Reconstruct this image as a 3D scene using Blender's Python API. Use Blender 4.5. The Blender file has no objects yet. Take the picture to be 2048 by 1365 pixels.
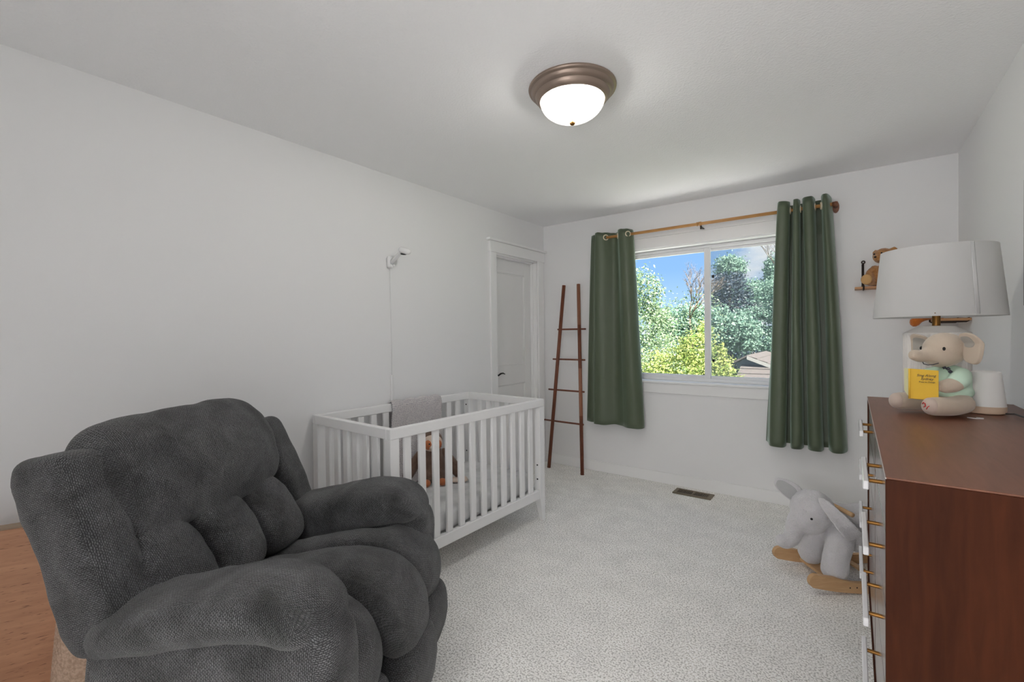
import bpy, bmesh, math, random
import numpy as np
from mathutils import Vector, Matrix, noise

S = bpy.context.scene
COL = S.collection
rnd = random.Random(7)
PI = math.pi

# ------------------------------------------------------------------ camera, world, lights, exposure
cam_data = bpy.data.cameras.new('camera')
cam_data.sensor_width = 36.0
cam_data.lens = 913.03 / 2048 * 36.0
cam_data.clip_start = 0.02
cam_data.clip_end = 300
cam = bpy.data.objects.new('camera', cam_data)
COL.objects.link(cam)
cam.matrix_world = Matrix(((0.80149, 0.00158, 0.59800, 0.0),
                           (0.59790, 0.01678, -0.80140, 0.0),
                           (-0.01130, 0.99986, 0.01250, 1.3192),
                           (0, 0, 0, 1)))
S.camera = cam

S.view_settings.view_transform = 'Standard'
S.view_settings.look = 'None'
S.view_settings.gamma = 1.0
S.view_settings.use_curve_mapping = False
S.view_settings.exposure = 0.0
S.cycles.max_bounces = 20
S.cycles.diffuse_bounces = 14
S.cycles.transparent_max_bounces = 24

SKY_STRENGTH = 1.3
CEILING_LAMP_W = 30.0
FILL_LAMP_W = 74.0
SUN_W = 30.0

world = bpy.data.worlds.new('sky')
S.world = world
world.use_nodes = True
wn, wl = world.node_tree.nodes, world.node_tree.links
wn.clear()
w_out = wn.new('ShaderNodeOutputWorld')
w_bg = wn.new('ShaderNodeBackground')
w_bg.inputs[1].default_value = SKY_STRENGTH
w_tc = wn.new('ShaderNodeTexCoord')
w_sep = wn.new('ShaderNodeSeparateXYZ')
wl.new(w_tc.outputs['Generated'], w_sep.inputs[0])
w_ramp = wn.new('ShaderNodeValToRGB')
els = w_ramp.color_ramp.elements
els[0].position = 0.0; els[0].color = (0.50, 0.70, 0.95, 1)
els[1].position = 0.6; els[1].color = (0.12, 0.29, 0.75, 1)
e = els.new(0.13); e.color = (0.26, 0.47, 0.82, 1)
wl.new(w_sep.outputs[2], w_ramp.inputs[0])
w_noise = wn.new('ShaderNodeTexNoise')
w_noise.inputs['Scale'].default_value = 4.2
w_noise.inputs['Detail'].default_value = 8
w_map = wn.new('ShaderNodeMapping')
w_map.inputs['Scale'].default_value = (1, 1, 2.2)
w_map.inputs['Location'].default_value = (7.7, 4.2, 1.0)
wl.new(w_tc.outputs['Generated'], w_map.inputs[0])
wl.new(w_map.outputs[0], w_noise.inputs['Vector'])
w_cr = wn.new('ShaderNodeValToRGB')
w_cr.color_ramp.elements[0].position = 0.50
w_cr.color_ramp.elements[1].position = 0.62
wl.new(w_noise.outputs['Fac'], w_cr.inputs[0])
w_mix = wn.new('ShaderNodeMixRGB')
w_mix.inputs[2].default_value = (1.0, 1.0, 1.0, 1)
wl.new(w_cr.outputs[0], w_mix.inputs[0])
wl.new(w_ramp.outputs[0], w_mix.inputs[1])
wl.new(w_mix.outputs[0], w_bg.inputs[0])
wl.new(w_bg.outputs[0], w_out.inputs[0])

def lamp(name, kind, loc, energy, color, **kw):
    d = bpy.data.lights.new(name, kind)
    d.energy = energy
    d.color = color
    for k, v in kw.items():
        setattr(d, k, v)
    o = bpy.data.objects.new(name, d)
    o.location = loc
    COL.objects.link(o)
    return o

sun = lamp('sun', 'SUN', (6, -8, 14), SUN_W, (1.0, 0.95, 0.86), angle=0.01)
sun.rotation_euler = Vector((-0.62, 0.27, -0.74)).to_track_quat('-Z', 'Y').to_euler()
lamp('fill_lamp', 'POINT', (-0.45, -1.55, 1.50), FILL_LAMP_W, (1.0, 0.99, 0.98), shadow_soft_size=0.3)  # added fill light behind the camera, shining in through the doorway

# ------------------------------------------------------------------ materials
def nodes_of(name):
    m = bpy.data.materials.new(name)
    m.use_nodes = True
    nt = m.node_tree
    b = nt.nodes['Principled BSDF']
    return m, nt, b

def set_in(b, key, v):
    if key in b.inputs:
        b.inputs[key].default_value = v

def M(name, base, rough=0.5, metal=0.0, spec=0.5, var=None, bumps=(), sheen=0.0, coat=0.0, coords='Object', emit=None, trans=0.0, sheen_tint=None, scale_vec=(1, 1, 1)):
    """plain procedural material; var=(colour2, noise scale, lo, hi); bumps = [(kind, scale, strength, distance)]"""
    m, nt, b = nodes_of(name)
    b.inputs['Base Color'].default_value = (*base, 1)
    b.inputs['Roughness'].default_value = rough
    b.inputs['Metallic'].default_value = metal
    set_in(b, 'Specular IOR Level', spec)
    set_in(b, 'Sheen Weight', sheen)
    set_in(b, 'Sheen Roughness', 0.45)
    if sheen_tint: set_in(b, 'Sheen Tint', (*sheen_tint, 1))
    set_in(b, 'Coat Weight', coat)
    set_in(b, 'Coat Roughness', 0.15)
    if trans: set_in(b, 'Transmission Weight', trans)
    if emit:
        b.inputs['Emission Color'].default_value = (*emit[0], 1)
        b.inputs['Emission Strength'].default_value = emit[1]
    tc = nt.nodes.new('ShaderNodeTexCoord')
    mp = nt.nodes.new('ShaderNodeMapping')
    mp.inputs['Scale'].default_value = scale_vec
    nt.links.new(tc.outputs[coords], mp.inputs[0])
    vec = mp.outputs[0]
    if var:
        c2, sc, lo, hi = var
        n = nt.nodes.new('ShaderNodeTexNoise')
        n.inputs['Scale'].default_value = sc
        n.inputs['Detail'].default_value = 4
        nt.links.new(vec, n.inputs['Vector'])
        r = nt.nodes.new('ShaderNodeMapRange')
        r.inputs['From Min'].default_value = lo
        r.inputs['From Max'].default_value = hi
        nt.links.new(n.outputs['Fac'], r.inputs['Value'])
        mx = nt.nodes.new('ShaderNodeMixRGB')
        mx.inputs[1].default_value = (*base, 1)
        mx.inputs[2].default_value = (*c2, 1)
        nt.links.new(r.outputs[0], mx.inputs[0])
        nt.links.new(mx.outputs[0], b.inputs['Base Color'])
    prev = None
    for kind, sc, st, dist in bumps:
        if kind == 'noise':
            t = nt.nodes.new('ShaderNodeTexNoise'); t.inputs['Detail'].default_value = 3; o = t.outputs['Fac']
        else:
            t = nt.nodes.new('ShaderNodeTexVoronoi'); o = t.outputs['Distance']
        t.inputs['Scale'].default_value = sc
        nt.links.new(vec, t.inputs['Vector'])
        bp = nt.nodes.new('ShaderNodeBump')
        bp.inputs['Strength'].default_value = st
        bp.inputs['Distance'].default_value = dist
        nt.links.new(o, bp.inputs['Height'])
        if prev: nt.links.new(prev, bp.inputs['Normal'])
        prev = bp.outputs[0]
    if prev: nt.links.new(prev, b.inputs['Normal'])
    return m

def wood(name, c1, c2, rough=0.4, scale=(1, 1, 1), grain=14, bands=0.5, coat=0.0, knots=None, spec=0.5):
    """long-grain wood: noise and wave stretched along one object axis through scale"""
    m, nt, b = nodes_of(name)
    b.inputs['Roughness'].default_value = rough
    set_in(b, 'Coat Weight', coat); set_in(b, 'Coat Roughness', 0.25); set_in(b, 'Specular IOR Level', spec)
    tc = nt.nodes.new('ShaderNodeTexCoord')
    mp = nt.nodes.new('ShaderNodeMapping'); mp.inputs['Scale'].default_value = scale
    nt.links.new(tc.outputs['Object'], mp.inputs[0])
    n = nt.nodes.new('ShaderNodeTexNoise'); n.inputs['Scale'].default_value = grain; n.inputs['Detail'].default_value = 8
    n.inputs['Distortion'].default_value = 0.6
    nt.links.new(mp.outputs[0], n.inputs['Vector'])
    n2 = nt.nodes.new('ShaderNodeTexNoise'); n2.inputs['Scale'].default_value = grain * 0.18; n2.inputs['Detail'].default_value = 3
    nt.links.new(mp.outputs[0], n2.inputs['Vector'])
    mm = nt.nodes.new('ShaderNodeMath'); mm.operation = 'ADD'
    nt.links.new(n.outputs['Fac'], mm.inputs[0]); nt.links.new(n2.outputs['Fac'], mm.inputs[1])
    r = nt.nodes.new('ShaderNodeMapRange'); r.inputs['From Min'].default_value = 1 - bands * .5; r.inputs['From Max'].default_value = 1 + bands * .5
    nt.links.new(mm.outputs[0], r.inputs['Value'])
    mx = nt.nodes.new('ShaderNodeMixRGB'); mx.inputs[1].default_value = (*c1, 1); mx.inputs[2].default_value = (*c2, 1)
    nt.links.new(r.outputs[0], mx.inputs[0])
    outc = mx.outputs[0]
    if knots:
        kc, ksc, kth = knots
        k = nt.nodes.new('ShaderNodeTexNoise'); k.inputs['Scale'].default_value = ksc; k.inputs['Detail'].default_value = 2
        nt.links.new(mp.outputs[0], k.inputs['Vector'])
        kr = nt.nodes.new('ShaderNodeMapRange'); kr.inputs['From Min'].default_value = kth; kr.inputs['From Max'].default_value = kth + 0.06
        nt.links.new(k.outputs['Fac'], kr.inputs['Value'])
        km = nt.nodes.new('ShaderNodeMixRGB'); km.inputs[2].default_value = (*kc, 1)
        nt.links.new(kr.outputs[0], km.inputs[0]); nt.links.new(outc, km.inputs[1])
        outc = km.outputs[0]
    nt.links.new(outc, b.inputs['Base Color'])
    bp = nt.nodes.new('ShaderNodeBump'); bp.inputs['Strength'].default_value = 0.08; bp.inputs['Distance'].default_value = 0.002
    nt.links.new(n.outputs['Fac'], bp.inputs['Height']); nt.links.new(bp.outputs[0], b.inputs['Normal'])
    return m

WALL = M('wall_paint', (0.80, 0.80, 0.805), 0.6, spec=0.3, bumps=[('noise', 220, 0.06, 0.002)])
CEIL = M('ceiling_texture_paint', (0.90, 0.90, 0.91), 0.8, spec=0.2, bumps=[('noise', 105, 0.42, 0.005), ('voronoi', 80, 0.12, 0.003)])
TRIM = M('trim_paint', (0.84, 0.84, 0.84), 0.35, spec=0.4)
DOORP = M('door_paint', (0.80, 0.80, 0.80), 0.4, spec=0.4)
VINYL = M('white_vinyl', (0.80, 0.80, 0.81), 0.35)
CRIBW = M('crib_white_lacquer', (0.80, 0.80, 0.80), 0.32)
BLACK = M('black_metal', (0.012, 0.012, 0.012), 0.35, metal=0.4)
DARKM = M('dark_bronze_metal', (0.045, 0.030, 0.024), 0.4, metal=0.7)
BRASS = M('brushed_brass', (0.27, 0.135, 0.04), 0.5, metal=1.0)
CHROME = M('clear_acrylic', (0.90, 0.90, 0.92), 0.15, trans=0.12)
BRONZE = M('brushed_bronze_ring', (0.33, 0.255, 0.21), 0.42, metal=0.75)
PLASTIC = M('white_plastic', (0.80, 0.80, 0.80), 0.25)
RODW = wood('rod_oak', (0.42, 0.20, 0.06), (0.55, 0.29, 0.10), 0.4, (1.2, 14, 14), 12)
RODD = wood('bracket_walnut', (0.17, 0.065, 0.035), (0.27, 0.11, 0.06), 0.4, (10, 10, 3), 12)
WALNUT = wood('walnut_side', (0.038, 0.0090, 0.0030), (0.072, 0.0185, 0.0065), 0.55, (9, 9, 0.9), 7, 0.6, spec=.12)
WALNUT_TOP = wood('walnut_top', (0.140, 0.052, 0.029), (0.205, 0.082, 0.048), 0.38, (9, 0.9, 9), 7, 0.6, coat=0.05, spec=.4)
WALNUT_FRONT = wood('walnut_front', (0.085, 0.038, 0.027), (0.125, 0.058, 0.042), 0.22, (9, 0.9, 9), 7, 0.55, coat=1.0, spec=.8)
BIRCH = wood('birch', (0.50, 0.30, 0.145), (0.60, 0.38, 0.20), 0.45, (2, 12, 12), 8, 0.5)
PANELW = wood('alder_panel', (0.46, 0.225, 0.125), (0.62, 0.33, 0.19), 0.45, (1.2, 12, 12), 5, 0.6, knots=((0.17, 0.065, 0.034), 20.0, 0.63))
SHELFW = wood('shelf_pine', (0.45, 0.22, 0.09), (0.58, 0.31, 0.14), 0.5, (1.5, 12, 12), 8)
MATT = M('mattress_sheet', (0.66, 0.665, 0.67), 0.85, var=((0.55, 0.555, 0.56), 9, 0.42, 0.62), bumps=[('noise', 30, 0.15, 0.01)])
def linen():
    m = M('white_linen_shade', (0.72, 0.72, 0.72), 0.85, bumps=[('noise', 500, 0.12, 0.001)])
    nt = m.node_tree
    tr = nt.nodes.new('ShaderNodeBsdfTranslucent'); tr.inputs[0].default_value = (.78, .77, .75, 1)
    mx = nt.nodes.new('ShaderNodeMixShader'); mx.inputs[0].default_value = .4
    nt.links.new(nt.nodes['Principled BSDF'].outputs[0], mx.inputs[1]); nt.links.new(tr.outputs[0], mx.inputs[2])
    nt.links.new(mx.outputs[0], nt.nodes['Material Output'].inputs[0])
    return m
LINEN = linen()
CERAMIC = M('matt_cream_ceramic', (0.72, 0.69, 0.66), 0.5)
PEWTER = M('picture_frame_black', (0.02, 0.02, 0.02), 0.4)

def ladder_wood():
    m, nt, b = nodes_of('ladder_padauk')
    b.inputs['Roughness'].default_value = 0.5
    tc = nt.nodes.new('ShaderNodeTexCoord')
    mp = nt.nodes.new('ShaderNodeMapping'); mp.inputs['Scale'].default_value = (14, 14, 1.0)
    nt.links.new(tc.outputs['Object'], mp.inputs[0])
    n = nt.nodes.new('ShaderNodeTexNoise'); n.inputs['Scale'].default_value = 9; n.inputs['Detail'].default_value = 6
    nt.links.new(mp.outputs[0], n.inputs['Vector'])
    cr = nt.nodes.new('ShaderNodeValToRGB')
    cr.color_ramp.elements[0].position = 0.3; cr.color_ramp.elements[0].color = (0.10, 0.026, 0.011, 1)
    cr.color_ramp.elements[1].position = 0.7; cr.color_ramp.elements[1].color = (0.22, 0.064, 0.028, 1)
    nt.links.new(n.outputs['Fac'], cr.inputs[0])
    nt.links.new(cr.outputs[0], b.inputs['Base Color'])
    return m, nt, b, tc, cr
LADDER = ladder_wood()[0]

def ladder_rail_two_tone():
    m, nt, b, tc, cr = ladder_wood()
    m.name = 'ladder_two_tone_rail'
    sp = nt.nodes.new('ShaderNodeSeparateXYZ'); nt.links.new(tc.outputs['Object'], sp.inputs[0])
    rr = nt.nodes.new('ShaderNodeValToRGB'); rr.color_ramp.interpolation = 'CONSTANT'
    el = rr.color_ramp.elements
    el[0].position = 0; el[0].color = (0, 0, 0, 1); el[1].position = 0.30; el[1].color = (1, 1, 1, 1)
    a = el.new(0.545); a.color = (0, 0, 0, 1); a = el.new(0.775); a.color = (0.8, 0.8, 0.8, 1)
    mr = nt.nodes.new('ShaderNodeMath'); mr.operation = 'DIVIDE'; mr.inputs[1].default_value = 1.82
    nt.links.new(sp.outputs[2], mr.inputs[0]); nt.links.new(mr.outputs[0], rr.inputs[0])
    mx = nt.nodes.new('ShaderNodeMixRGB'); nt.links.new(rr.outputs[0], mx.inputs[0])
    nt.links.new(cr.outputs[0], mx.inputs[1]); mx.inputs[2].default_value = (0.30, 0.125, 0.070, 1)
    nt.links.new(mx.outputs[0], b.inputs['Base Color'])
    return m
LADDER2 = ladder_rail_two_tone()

def carpet():
    m, nt, b = nodes_of('cut_pile_carpet')
    b.inputs['Roughness'].default_value = 0.95
    set_in(b, 'Specular IOR Level', 0.1)
    set_in(b, 'Sheen Weight', 0.15)
    tc = nt.nodes.new('ShaderNodeTexCoord')
    v = nt.nodes.new('ShaderNodeTexVoronoi'); v.inputs['Scale'].default_value = 210
    wob = nt.nodes.new('ShaderNodeTexNoise'); wob.inputs['Scale'].default_value = 40; wob.inputs['Detail'].default_value = 2
    nt.links.new(tc.outputs['Object'], wob.inputs['Vector'])
    add = nt.nodes.new('ShaderNodeVectorMath'); add.operation = 'MULTIPLY_ADD'
    add.inputs[1].default_value = (0.02, 0.02, 0.02)
    nt.links.new(wob.outputs['Color'], add.inputs[0]); nt.links.new(tc.outputs['Object'], add.inputs[2])
    nt.links.new(add.outputs[0], v.inputs['Vector'])
    n1 = nt.nodes.new('ShaderNodeTexNoise'); n1.inputs['Scale'].default_value = 7; n1.inputs['Detail'].default_value = 5
    n2 = nt.nodes.new('ShaderNodeTexNoise'); n2.inputs['Scale'].default_value = 130; n2.inputs['Detail'].default_value = 3
    for n in (n1, n2): nt.links.new(tc.outputs['Object'], n.inputs['Vector'])
    cr = nt.nodes.new('ShaderNodeValToRGB')
    cr.color_ramp.elements[0].position = 0.36; cr.color_ramp.elements[0].color = (0.50, 0.485, 0.46, 1)
    cr.color_ramp.elements[1].position = 0.55; cr.color_ramp.elements[1].color = (1.0, 0.985, 0.955, 1)
    nt.links.new(n2.outputs['Fac'], cr.inputs[0])
    mr = nt.nodes.new('ShaderNodeMapRange'); mr.inputs['From Min'].default_value = 0.3; mr.inputs['From Max'].default_value = 0.7
    mr.inputs['To Min'].default_value = 0.92; mr.inputs['To Max'].default_value = 1.06
    nt.links.new(n1.outputs['Fac'], mr.inputs['Value'])
    mul = nt.nodes.new('ShaderNodeVectorMath'); mul.operation = 'SCALE'
    nt.links.new(cr.outputs[0], mul.inputs[0]); nt.links.new(mr.outputs[0], mul.inputs['Scale'])
    nt.links.new(mul.outputs[0], b.inputs['Base Color'])
    b1 = nt.nodes.new('ShaderNodeBump'); b1.inputs['Strength'].default_value = 0.5; b1.inputs['Distance'].default_value = 0.004
    nt.links.new(n2.outputs['Fac'], b1.inputs['Height'])
    b2 = nt.nodes.new('ShaderNodeBump'); b2.inputs['Strength'].default_value = 0.35; b2.inputs['Distance'].default_value = 0.003; b2.invert = True
    nt.links.new(v.outputs['Distance'], b2.inputs['Height']); nt.links.new(b1.outputs[0], b2.inputs['Normal'])
    nt.links.new(b2.outputs[0], b.inputs['Normal'])
    return m
CARPET = carpet()

def chenille():
    m, nt, b = nodes_of('charcoal_chenille')
    b.inputs['Roughness'].default_value = 0.8
    set_in(b, 'Specular IOR Level', 0.25)
    set_in(b, 'Sheen Weight', 0.25); set_in(b, 'Sheen Roughness', 0.5)
    tc = nt.nodes.new('ShaderNodeTexCoord')
    br = nt.nodes.new('ShaderNodeTexBrick')
    br.inputs['Scale'].default_value = 1.0
    br.inputs['Color1'].default_value = (0.085, 0.086, 0.089, 1)
    br.inputs['Color2'].default_value = (0.15, 0.152, 0.156, 1)
    br.inputs['Mortar'].default_value = (0.018, 0.018, 0.019, 1)
    br.inputs['Brick Width'].default_value = 0.0082
    br.inputs['Row Height'].default_value = 0.0048
    br.inputs['Mortar Size'].default_value = 0.0026
    br.inputs['Mortar Smooth'].default_value = 1.0
    wob = nt.nodes.new('ShaderNodeTexNoise'); wob.inputs['Scale'].default_value = 110; wob.inputs['Detail'].default_value = 3
    nt.links.new(tc.outputs['UV'], wob.inputs['Vector'])
    add = nt.nodes.new('ShaderNodeVectorMath'); add.operation = 'MULTIPLY_ADD'; add.inputs[1].default_value = (0.007, 0.007, 0)
    nt.links.new(wob.outputs['Color'], add.inputs[0]); nt.links.new(tc.outputs['UV'], add.inputs[2])
    nt.links.new(add.outputs[0], br.inputs['Vector'])
    n = nt.nodes.new('ShaderNodeTexNoise'); n.inputs['Scale'].default_value = 7; n.inputs['Detail'].default_value = 5; n.inputs['Distortion'].default_value = 0.8
    nt.links.new(tc.outputs['Object'], n.inputs['Vector'])
    mr = nt.nodes.new('ShaderNodeMapRange'); mr.inputs['From Min'].default_value = 0.32; mr.inputs['From Max'].default_value = 0.68
    mr.inputs['To Min'].default_value = 0.42; mr.inputs['To Max'].default_value = 1.65
    nt.links.new(n.outputs['Fac'], mr.inputs['Value'])
    mul = nt.nodes.new('ShaderNodeVectorMath'); mul.operation = 'SCALE'
    nt.links.new(br.outputs['Color'], mul.inputs[0]); nt.links.new(mr.outputs[0], mul.inputs['Scale'])
    nt.links.new(mul.outputs[0], b.inputs['Base Color'])
    bp = nt.nodes.new('ShaderNodeBump'); bp.inputs['Strength'].default_value = 0.8; bp.inputs['Distance'].default_value = 0.0025; bp.invert = True
    nt.links.new(br.outputs['Fac'], bp.inputs['Height']); nt.links.new(bp.outputs[0], b.inputs['Normal'])
    return m
CHEN = chenille()

def curtain_mat():
    m, nt, b = nodes_of('green_satin_blackout')
    b.inputs['Base Color'].default_value = (0.072, 0.096, 0.053, 1)
    b.inputs['Roughness'].default_value = 0.48
    set_in(b, 'Specular IOR Level', 0.6)
    set_in(b, 'Sheen Weight', 0.5); set_in(b, 'Sheen Roughness', 0.4); set_in(b, 'Sheen Tint', (0.75, 0.95, 0.85, 1))
    tc = nt.nodes.new('ShaderNodeTexCoord')
    n = nt.nodes.new('ShaderNodeTexNoise'); n.inputs['Scale'].default_value = 8; n.inputs['Detail'].default_value = 4
    nt.links.new(tc.outputs['Object'], n.inputs['Vector'])
    bp = nt.nodes.new('ShaderNodeBump'); bp.inputs['Strength'].default_value = 0.15; bp.inputs['Distance'].default_value = 0.02
    nt.links.new(n.outputs['Fac'], bp.inputs['Height']); nt.links.new(bp.outputs[0], b.inputs['Normal'])
    return m
CURT = curtain_mat()

def minky():
    m, nt, b = nodes_of('minky_dot_blanket')
    b.inputs['Roughness'].default_value = 0.9
    set_in(b, 'Sheen Weight', 0.4)
    tc = nt.nodes.new('ShaderNodeTexCoord')
    v = nt.nodes.new('ShaderNodeTexVoronoi'); v.inputs['Scale'].default_value = 88; v.inputs['Randomness'].default_value = 0.25
    nt.links.new(tc.outputs['UV'], v.inputs['Vector'])
    cr = nt.nodes.new('ShaderNodeValToRGB')
    cr.color_ramp.elements[0].position = 0.16; cr.color_ramp.elements[0].color = (0.22, 0.21, 0.25, 1)
    cr.color_ramp.elements[1].position = 0.36; cr.color_ramp.elements[1].color = (0.56, 0.53, 0.53, 1)
    nt.links.new(v.outputs['Distance'], cr.inputs[0]); nt.links.new(cr.outputs[0], b.inputs['Base Color'])
    bp = nt.nodes.new('ShaderNodeBump'); bp.inputs['Strength'].default_value = 0.6; bp.inputs['Distance'].default_value = 0.004
    nt.links.new(v.outputs['Distance'], bp.inputs['Height']); nt.links.new(bp.outputs[0], b.inputs['Normal'])
    return m
MINKY = minky()

def glass_mat(name, tint, gloss):
    m, nt, b = nodes_of(name)
    nt.nodes.remove(b)
    out = nt.nodes['Material Output']
    t = nt.nodes.new('ShaderNodeBsdfTransparent'); t.inputs[0].default_value = (*tint, 1)
    g = nt.nodes.new('ShaderNodeBsdfGlossy'); g.inputs['Roughness'].default_value = 0.02
    mx = nt.nodes.new('ShaderNodeMixShader'); mx.inputs[0].default_value = gloss
    nt.links.new(t.outputs[0], mx.inputs[1]); nt.links.new(g.outputs[0], mx.inputs[2]); nt.links.new(mx.outputs[0], out.inputs[0])
    return m
GLASS = glass_mat('window_glass', (0.97, 0.985, 0.98), 0.0)

def screen_mat():
    m, nt, b = nodes_of('insect_screen_mesh')
    nt.nodes.remove(b)
    out = nt.nodes['Material Output']
    t = nt.nodes.new('ShaderNodeBsdfTransparent')
    d = nt.nodes.new('ShaderNodeBsdfDiffuse'); d.inputs[0].default_value = (0.35, 0.40, 0.46, 1)
    mx = nt.nodes.new('ShaderNodeMixShader'); mx.inputs[0].default_value = 0.22
    nt.links.new(t.outputs[0], mx.inputs[1]); nt.links.new(d.outputs[0], mx.inputs[2]); nt.links.new(mx.outputs[0], out.inputs[0])
    return m
SCREEN = screen_mat()

def leaf_mat(name, c1, c2, transl=0.35):
    m, nt, b = nodes_of(name)
    b.inputs['Roughness'].default_value = 0.5
    set_in(b, 'Specular IOR Level', 0.4)
    g = nt.nodes.new('ShaderNodeNewGeometry')
    mx = nt.nodes.new('ShaderNodeMixRGB'); mx.inputs[1].default_value = (*c1, 1); mx.inputs[2].default_value = (*c2, 1)
    nt.links.new(g.outputs['Random Per Island'], mx.inputs[0]); nt.links.new(mx.outputs[0], b.inputs['Base Color'])
    tr = nt.nodes.new('ShaderNodeBsdfTranslucent'); nt.links.new(mx.outputs[0], tr.inputs[0])
    sh = nt.nodes.new('ShaderNodeMixShader'); sh.inputs[0].default_value = transl
    out = nt.nodes['Material Output']
    nt.links.new(b.outputs[0], sh.inputs[1]); nt.links.new(tr.outputs[0], sh.inputs[2]); nt.links.new(sh.outputs[0], out.inputs[0])
    return m

# ------------------------------------------------------------------ object helpers
def link(name, me, mat=None, parent=None, smooth=False, loc=None, rot=None):
    o = bpy.data.objects.new(name, me)
    COL.objects.link(o)
    if mat: me.materials.append(mat)
    if smooth:
        me.polygons.foreach_set('use_smooth', [True] * len(me.polygons))
    if parent: o.parent = parent
    if loc: o.location = loc
    if rot: o.rotation_euler = rot
    return o

def tag(o, label=None, cat=None, group=None, kind=None):
    if label: o['label'] = label
    if cat: o['category'] = cat
    if group: o['group'] = group
    if kind: o['kind'] = kind
    return o

def thing(name, label, cat, loc=(0, 0, 0), rz=0.0, group=None, kind=None):
    o = bpy.data.objects.new(name, None)
    o.empty_display_size = 0.1
    COL.objects.link(o)
    o.location = loc
    o.rotation_euler = (0, 0, rz)
    return tag(o, label, cat, group, kind)

class B:
    """collects boxes, tubes, lathes and prisms into one mesh"""
    def __init__(self):
        self.bm = bmesh.new()
    def box(self, x0, x1, y0, y1, z0, z1, bevel=0.0, seg=1, mat=None):
        vs = [(x, y, z) for x in (x0, x1) for y in (y0, y1) for z in (z0, z1)]
        v = [self.bm.verts.new(mat @ Vector(p) if mat else p) for p in vs]
        fs = [self.bm.faces.new([v[i] for i in q]) for q in ((0, 1, 3, 2), (4, 6, 7, 5), (0, 4, 5, 1), (2, 3, 7, 6), (0, 2, 6, 4), (1, 5, 7, 3))]
        if bevel:
            es = list({e for f in fs for e in f.edges})
            bmesh.ops.bevel(self.bm, geom=es, offset=bevel, segments=seg, affect='EDGES', profile=0.5)
        return self
    def hexa(self, bot, top, bevel=0.0):
        """8 corner solid: bot and top are 4-point loops (ccw from above)"""
        b = [self.bm.verts.new(p) for p in bot]; t = [self.bm.verts.new(p) for p in top]
        fs = [self.bm.faces.new(b[::-1]), self.bm.faces.new(t)]
        for i in range(4):
            j = (i + 1) % 4
            fs.append(self.bm.faces.new((b[i], b[j], t[j], t[i])))
        if bevel:
            es = list({e for f in fs for e in f.edges})
            bmesh.ops.bevel(self.bm, geom=es, offset=bevel, segments=1, affect='EDGES')
        return self
    def tube(self, pts, rad, seg=10, cap=True):
        pts = [Vector(p) for p in pts]
        if not isinstance(rad, (list, tuple)): rad = [rad] * len(pts)
        rings = []
        up = None
        for i, p in enumerate(pts):
            t = (pts[min(i + 1, len(pts) - 1)] - pts[max(i - 1, 0)]).normalized()
            if up is None:
                up = Vector((0, 0, 1)) if abs(t.z) < 0.9 else Vector((1, 0, 0))
            a = t.cross(up).normalized(); b = a.cross(t).normalized(); up = b
            rings.append([self.bm.verts.new(p + (a * math.cos(2 * PI * k / seg) + b * math.sin(2 * PI * k / seg)) * rad[i]) for k in range(seg)])
        for r0, r1 in zip(rings, rings[1:]):
            for k in range(seg):
                self.bm.faces.new((r0[k], r0[(k + 1) % seg], r1[(k + 1) % seg], r1[k]))
        if cap:
            self.bm.faces.new(rings[0][::-1]); self.bm.faces.new(rings[-1])
        return self
    def lathe(self, prof, seg=32, cx=0, cy=0, flute=None, close=True):
        """prof: (r, z) from bottom to top"""
        rings = []
        for i, (r, z) in enumerate(prof):
            ring = []
            for k in range(seg):
                rr = r
                if flute and flute[1] <= z <= flute[2]:
                    rr = r - flute[0] * (0.5 + 0.5 * math.cos(2 * PI * k / seg * flute[3]))
                ring.append(self.bm.verts.new((cx + rr * math.cos(2 * PI * k / seg), cy + rr * math.sin(2 * PI * k / seg), z)))
            rings.append(ring)
        for r0, r1 in zip(rings, rings[1:]):
            for k in range(seg):
                self.bm.faces.new((r0[k], r0[(k + 1) % seg], r1[(k + 1) % seg], r1[k]))
        if close:
            self.bm.faces.new(rings[0][::-1]); self.bm.faces.new(rings[-1])
        return self
    def prism(self, poly, z0, z1, mat=None):
        """poly in local xy, extruded z0..z1, placed through mat"""
        f = (lambda p: mat @ Vector(p)) if mat else (lambda p: Vector(p))
        a = [self.bm.verts.new(f((x, y, z0))) for x, y in poly]; b = [self.bm.verts.new(f((x, y, z1))) for x, y in poly]
        self.bm.faces.new(a[::-1]); self.bm.faces.new(b)
        for i in range(len(poly)):
            j = (i + 1) % len(poly)
            self.bm.faces.new((a[i], a[j], b[j], b[i]))
        return self
    def mesh(self, name):
        bmesh.ops.recalc_face_normals(self.bm, faces=self.bm.faces[:])
        me = bpy.data.meshes.new(name)
        self.bm.to_mesh(me); self.bm.free()
        return me
    def obj(self, name, mat, parent=None, smooth=False, loc=None, rot=None, auto=None):
        me = self.mesh(name)
        o = link(name, me, mat, parent, smooth or auto is not None, loc, rot)
        if auto is not None:
            me.set_sharp_from_angle(angle=auto) if hasattr(me, 'set_sharp_from_angle') else None
        return o

def box(name, x0, x1, y0, y1, z0, z1, mat, parent=None, bevel=0.0, loc=None, rot=None, seg=1):
    return B().box(x0, x1, y0, y1, z0, z1, bevel, seg).obj(name, mat, parent, loc=loc, rot=rot)

def struct(o):
    o['kind'] = 'structure'
    return o

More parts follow.
